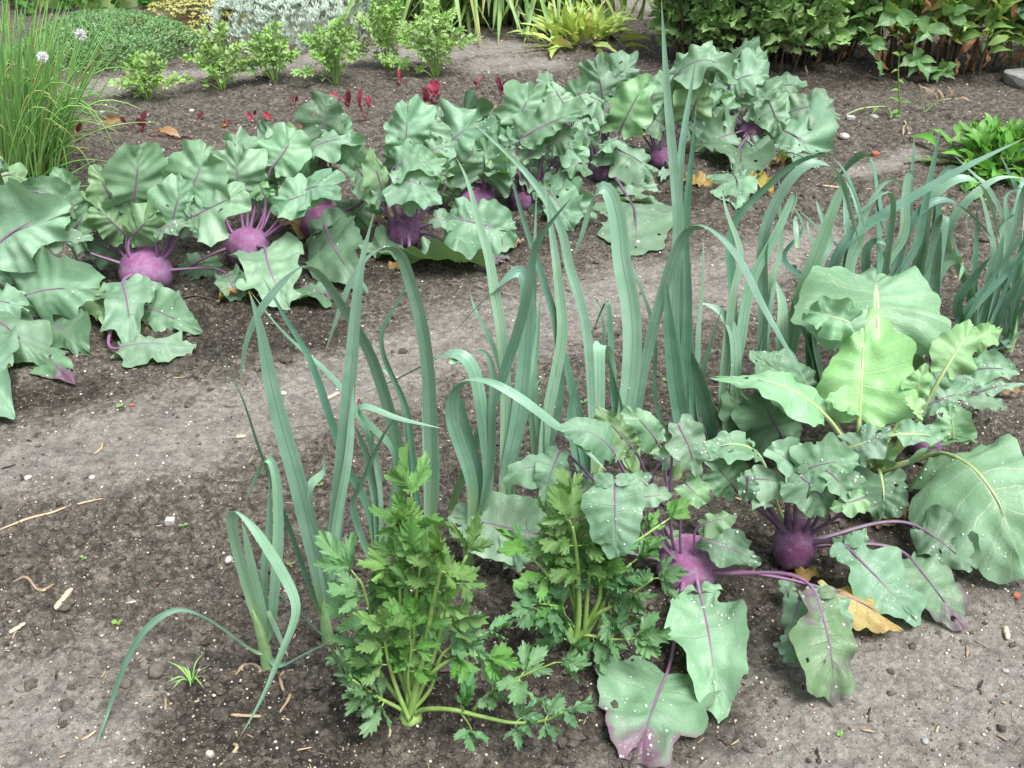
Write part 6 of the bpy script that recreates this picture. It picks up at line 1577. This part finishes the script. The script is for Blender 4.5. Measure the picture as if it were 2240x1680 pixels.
def sprout(label, px, py, r, seed, n=2, mat='sprout'):
    P = gp(px, py); base = np.array([P[0], P[1], float(gz(P[0], P[1]))]); rr = np.random.default_rng(seed); s = pxm(P)
    root = thing('weed_seedling', base, label, 'weed', 'tiny weed seedlings on the bare soil')
    hh = r * s * .7
    A = Acc(); A.add(*tube(np.array([base, base + [0, 0, hh * .5], base + [0, 0, hh]]), .0007, 5)); A.build('stem', M['gstem'], root, base)
    for i in range(n):
        a = rr.random() * 1 + i * 6.283 / n; d = np.array([math.cos(a), math.sin(a), .35]); B = base + [0, 0, hh]
        v, f, u, _, _, _ = blade(B, B + d * r * s, r * s * .8, np.array([0, -.4, 1.]), 0, .1, 'spat', 8, 6, seed * 9 + i, .05, .05, .05, 0)
        A = Acc(); A.add(v, f, u); A.build('leaf', M['sprout'], root, base)
M['sprout'] = leafmat('sprout_leaf', (.22, .42, .10), (.30, .48, .18), (.2, .4, .1), (.4, .55, .08), (.3, .5, .2), sstr=.1, tf=.3)
for i, (px, py, r_, n_, lb) in enumerate([(258, 1370, 12, 4, 'four-leaved light green seedling under the arching leek leaf'), (405, 1170, 10, 2, 'pale seedling beside the square white stone'), (186, 1238, 9, 3, 'tiny seedling on the dark soil at the left'), (637, 1242, 10, 3, 'seedling between the first and second leek'),
        (349, 1356, 10, 2, 'seedling tucked beneath the top of the arching leek leaf'), (1835, 1618, 9, 4, 'star-like seedling on the dry soil at the bottom right'), (264, 896, 9, 4, 'seedling on the left strip by a reddish pebble'), (1106, 945, 11, 2, 'round-leaved seedling under the crossing leek leaves'),
        (1277, 890, 11, 2, 'whitish-green seedling among the middle leeks'), (1421, 1418, 10, 3, 'seedling on moist soil left of the big lobed leaf'), (1457, 838, 9, 3, 'seedling on open soil behind the tenth leek'), (700, 1068, 9, 2, 'round seedling behind the second leek'), (2060, 470, 9, 3, 'seedling among the far right leeks')]):
    sprout(lb, px, py, r_, i + 1, n_)
# grass tuft
P = gp(422, 1506); base = np.array([P[0], P[1], float(gz(P[0], P[1]))]); root = thing('grass_tuft', base, 'tiny tuft of grass on the dark soil in front of the leeks', 'grass tuft')
for i in range(11):
    a = rng.random() * 6.283; L = .02 + .02 * rng.random(); d = np.array([math.cos(a), math.sin(a), 0])
    v, f, u, _ = strap(np.array([base, base + d * L * .4 + [0, 0, L * .7], base + d * L * 1.1 + [0, 0, L * (.4 + .6 * rng.random())]]), .0026, i, .5, 0, 20, .15, 10, 2, s0=np.array([-d[1], d[0], 0])); A = Acc(); A.add(v, f, u); A.build('leaf', M['chive'], root, base)

# upright weed, fallen weed and a dry sprig behind the leeks
def weed(label, pts, leaves, mat, name, cat, r=.0035, lm='weedl'):
    P = gp(*pts[0]); base = np.array([P[0], P[1], float(gz(P[0], P[1]))]); root = thing(name, base, label, cat)
    C = crom(np.array([base - [0, 0, .005]] + [at(x, y, base[1] + .004 * i, .004) for i, (x, y) in enumerate(pts[1:])]), 20)
    A = Acc(); A.add(*tube(C, r * np.linspace(1, .5, 21), 6)); A.build('stem', M[mat], root, base)
    for i, (f_, tx, ty, w) in enumerate(leaves):
        B = C[int(f_ * 20)]; T = at(tx, ty, base[1] - .02, .008)
        v, f, u, _, _, _ = blade(B, T, w * pxm(B), facing(B, .4), 0, .15, 'lance', 10, 4, i + 3, .05, .02, .08, .02); A = Acc(); A.add(v, f, u); A.build('leaf', M[lm], root, base)
M['weedl'] = leafmat('weed_leaf', (.13, .27, .06), (.19, .34, .09), (.15, .28, .08), (.3, .45, .07), (.25, .4, .15), sstr=.1)
M['dryl'] = leafmat('dry_pinkish_leaf', (.42, .30, .22), (.50, .40, .28), (.4, .3, .2), (.4, .3, .2), (.35, .22, .15), sstr=.1)
weed('thin upright weed with a few small leaves, standing alone in front of the shrub', [(1966, 258), (1967, 210), (1965, 160), (1967, 122)], [(.25, 1995, 224, 8), (.25, 1942, 212, 8), (.45, 1945, 200, 7), (.6, 1978, 184, 7), (.75, 1948, 160, 6), (1., 1985, 118, 12), (1., 1950, 116, 10), (.1, 1945, 250, 9)], 'gstem', 'upright_weed', 'weed')
weed('pale weed stem bent over on the soil, left of the upright weed', [(1848, 252), (1883, 238), (1930, 233), (1945, 240), (1952, 256)], [(.35, 1900, 228, 8), (.5, 1908, 250, 9), (.7, 1935, 224, 9), (.95, 1975, 256, 9), (.98, 1948, 262, 7)], 'petg', 'bent_weed', 'weed')
weed('dry branching sprig with curled pinkish leaf ends, right of the upright weed', [(2022, 245), (2045, 225), (2070, 217), (2095, 216)], [(.4, 2012, 188, 12), (.5, 2030, 196, 8), (.6, 2048, 192, 9), (.85, 2070, 186, 11), (.9, 2085, 208, 9), (1., 2125, 222, 8), (1., 2118, 216, 7)], 'petg', 'dry_sprig', 'weed', .0035, 'dryl')
weed('second stalk of the dry pinkish sprig, rising straight from the same spot', [(2021, 246), (2018, 220), (2014, 198)], [(.9, 2008, 182, 9), (.8, 2030, 204, 7)], 'petg', 'dry_sprig', 'weed', .003, 'dryl')
weed('wilted pale weed lying in front of the upright weed', [(1978, 268), (1985, 280), (1992, 300)], [(.4, 1975, 300, 5), (.6, 1985, 298, 5), (1., 1995, 312, 5)], 'petg', 'wilted_weed', 'weed', .003, 'dryl')

# repeats share a group
for cat_, gr_ in (('celery', 'celery plants at the front of the bed'), ('pebble', 'pebbles and chips lying on the soil'), ('clod', 'grey clods of earth on the soil'), ('stick', 'bits of wood lying on the soil'), ('straw', 'straws lying on the soil'),
                  ('root', 'loose rootlets on the soil'), ('dead leaf', 'fallen dead leaves under the plants')):
    for o in COL.objects:
        if o.get('category') == cat_ and not o.get('group'): o['group'] = gr_
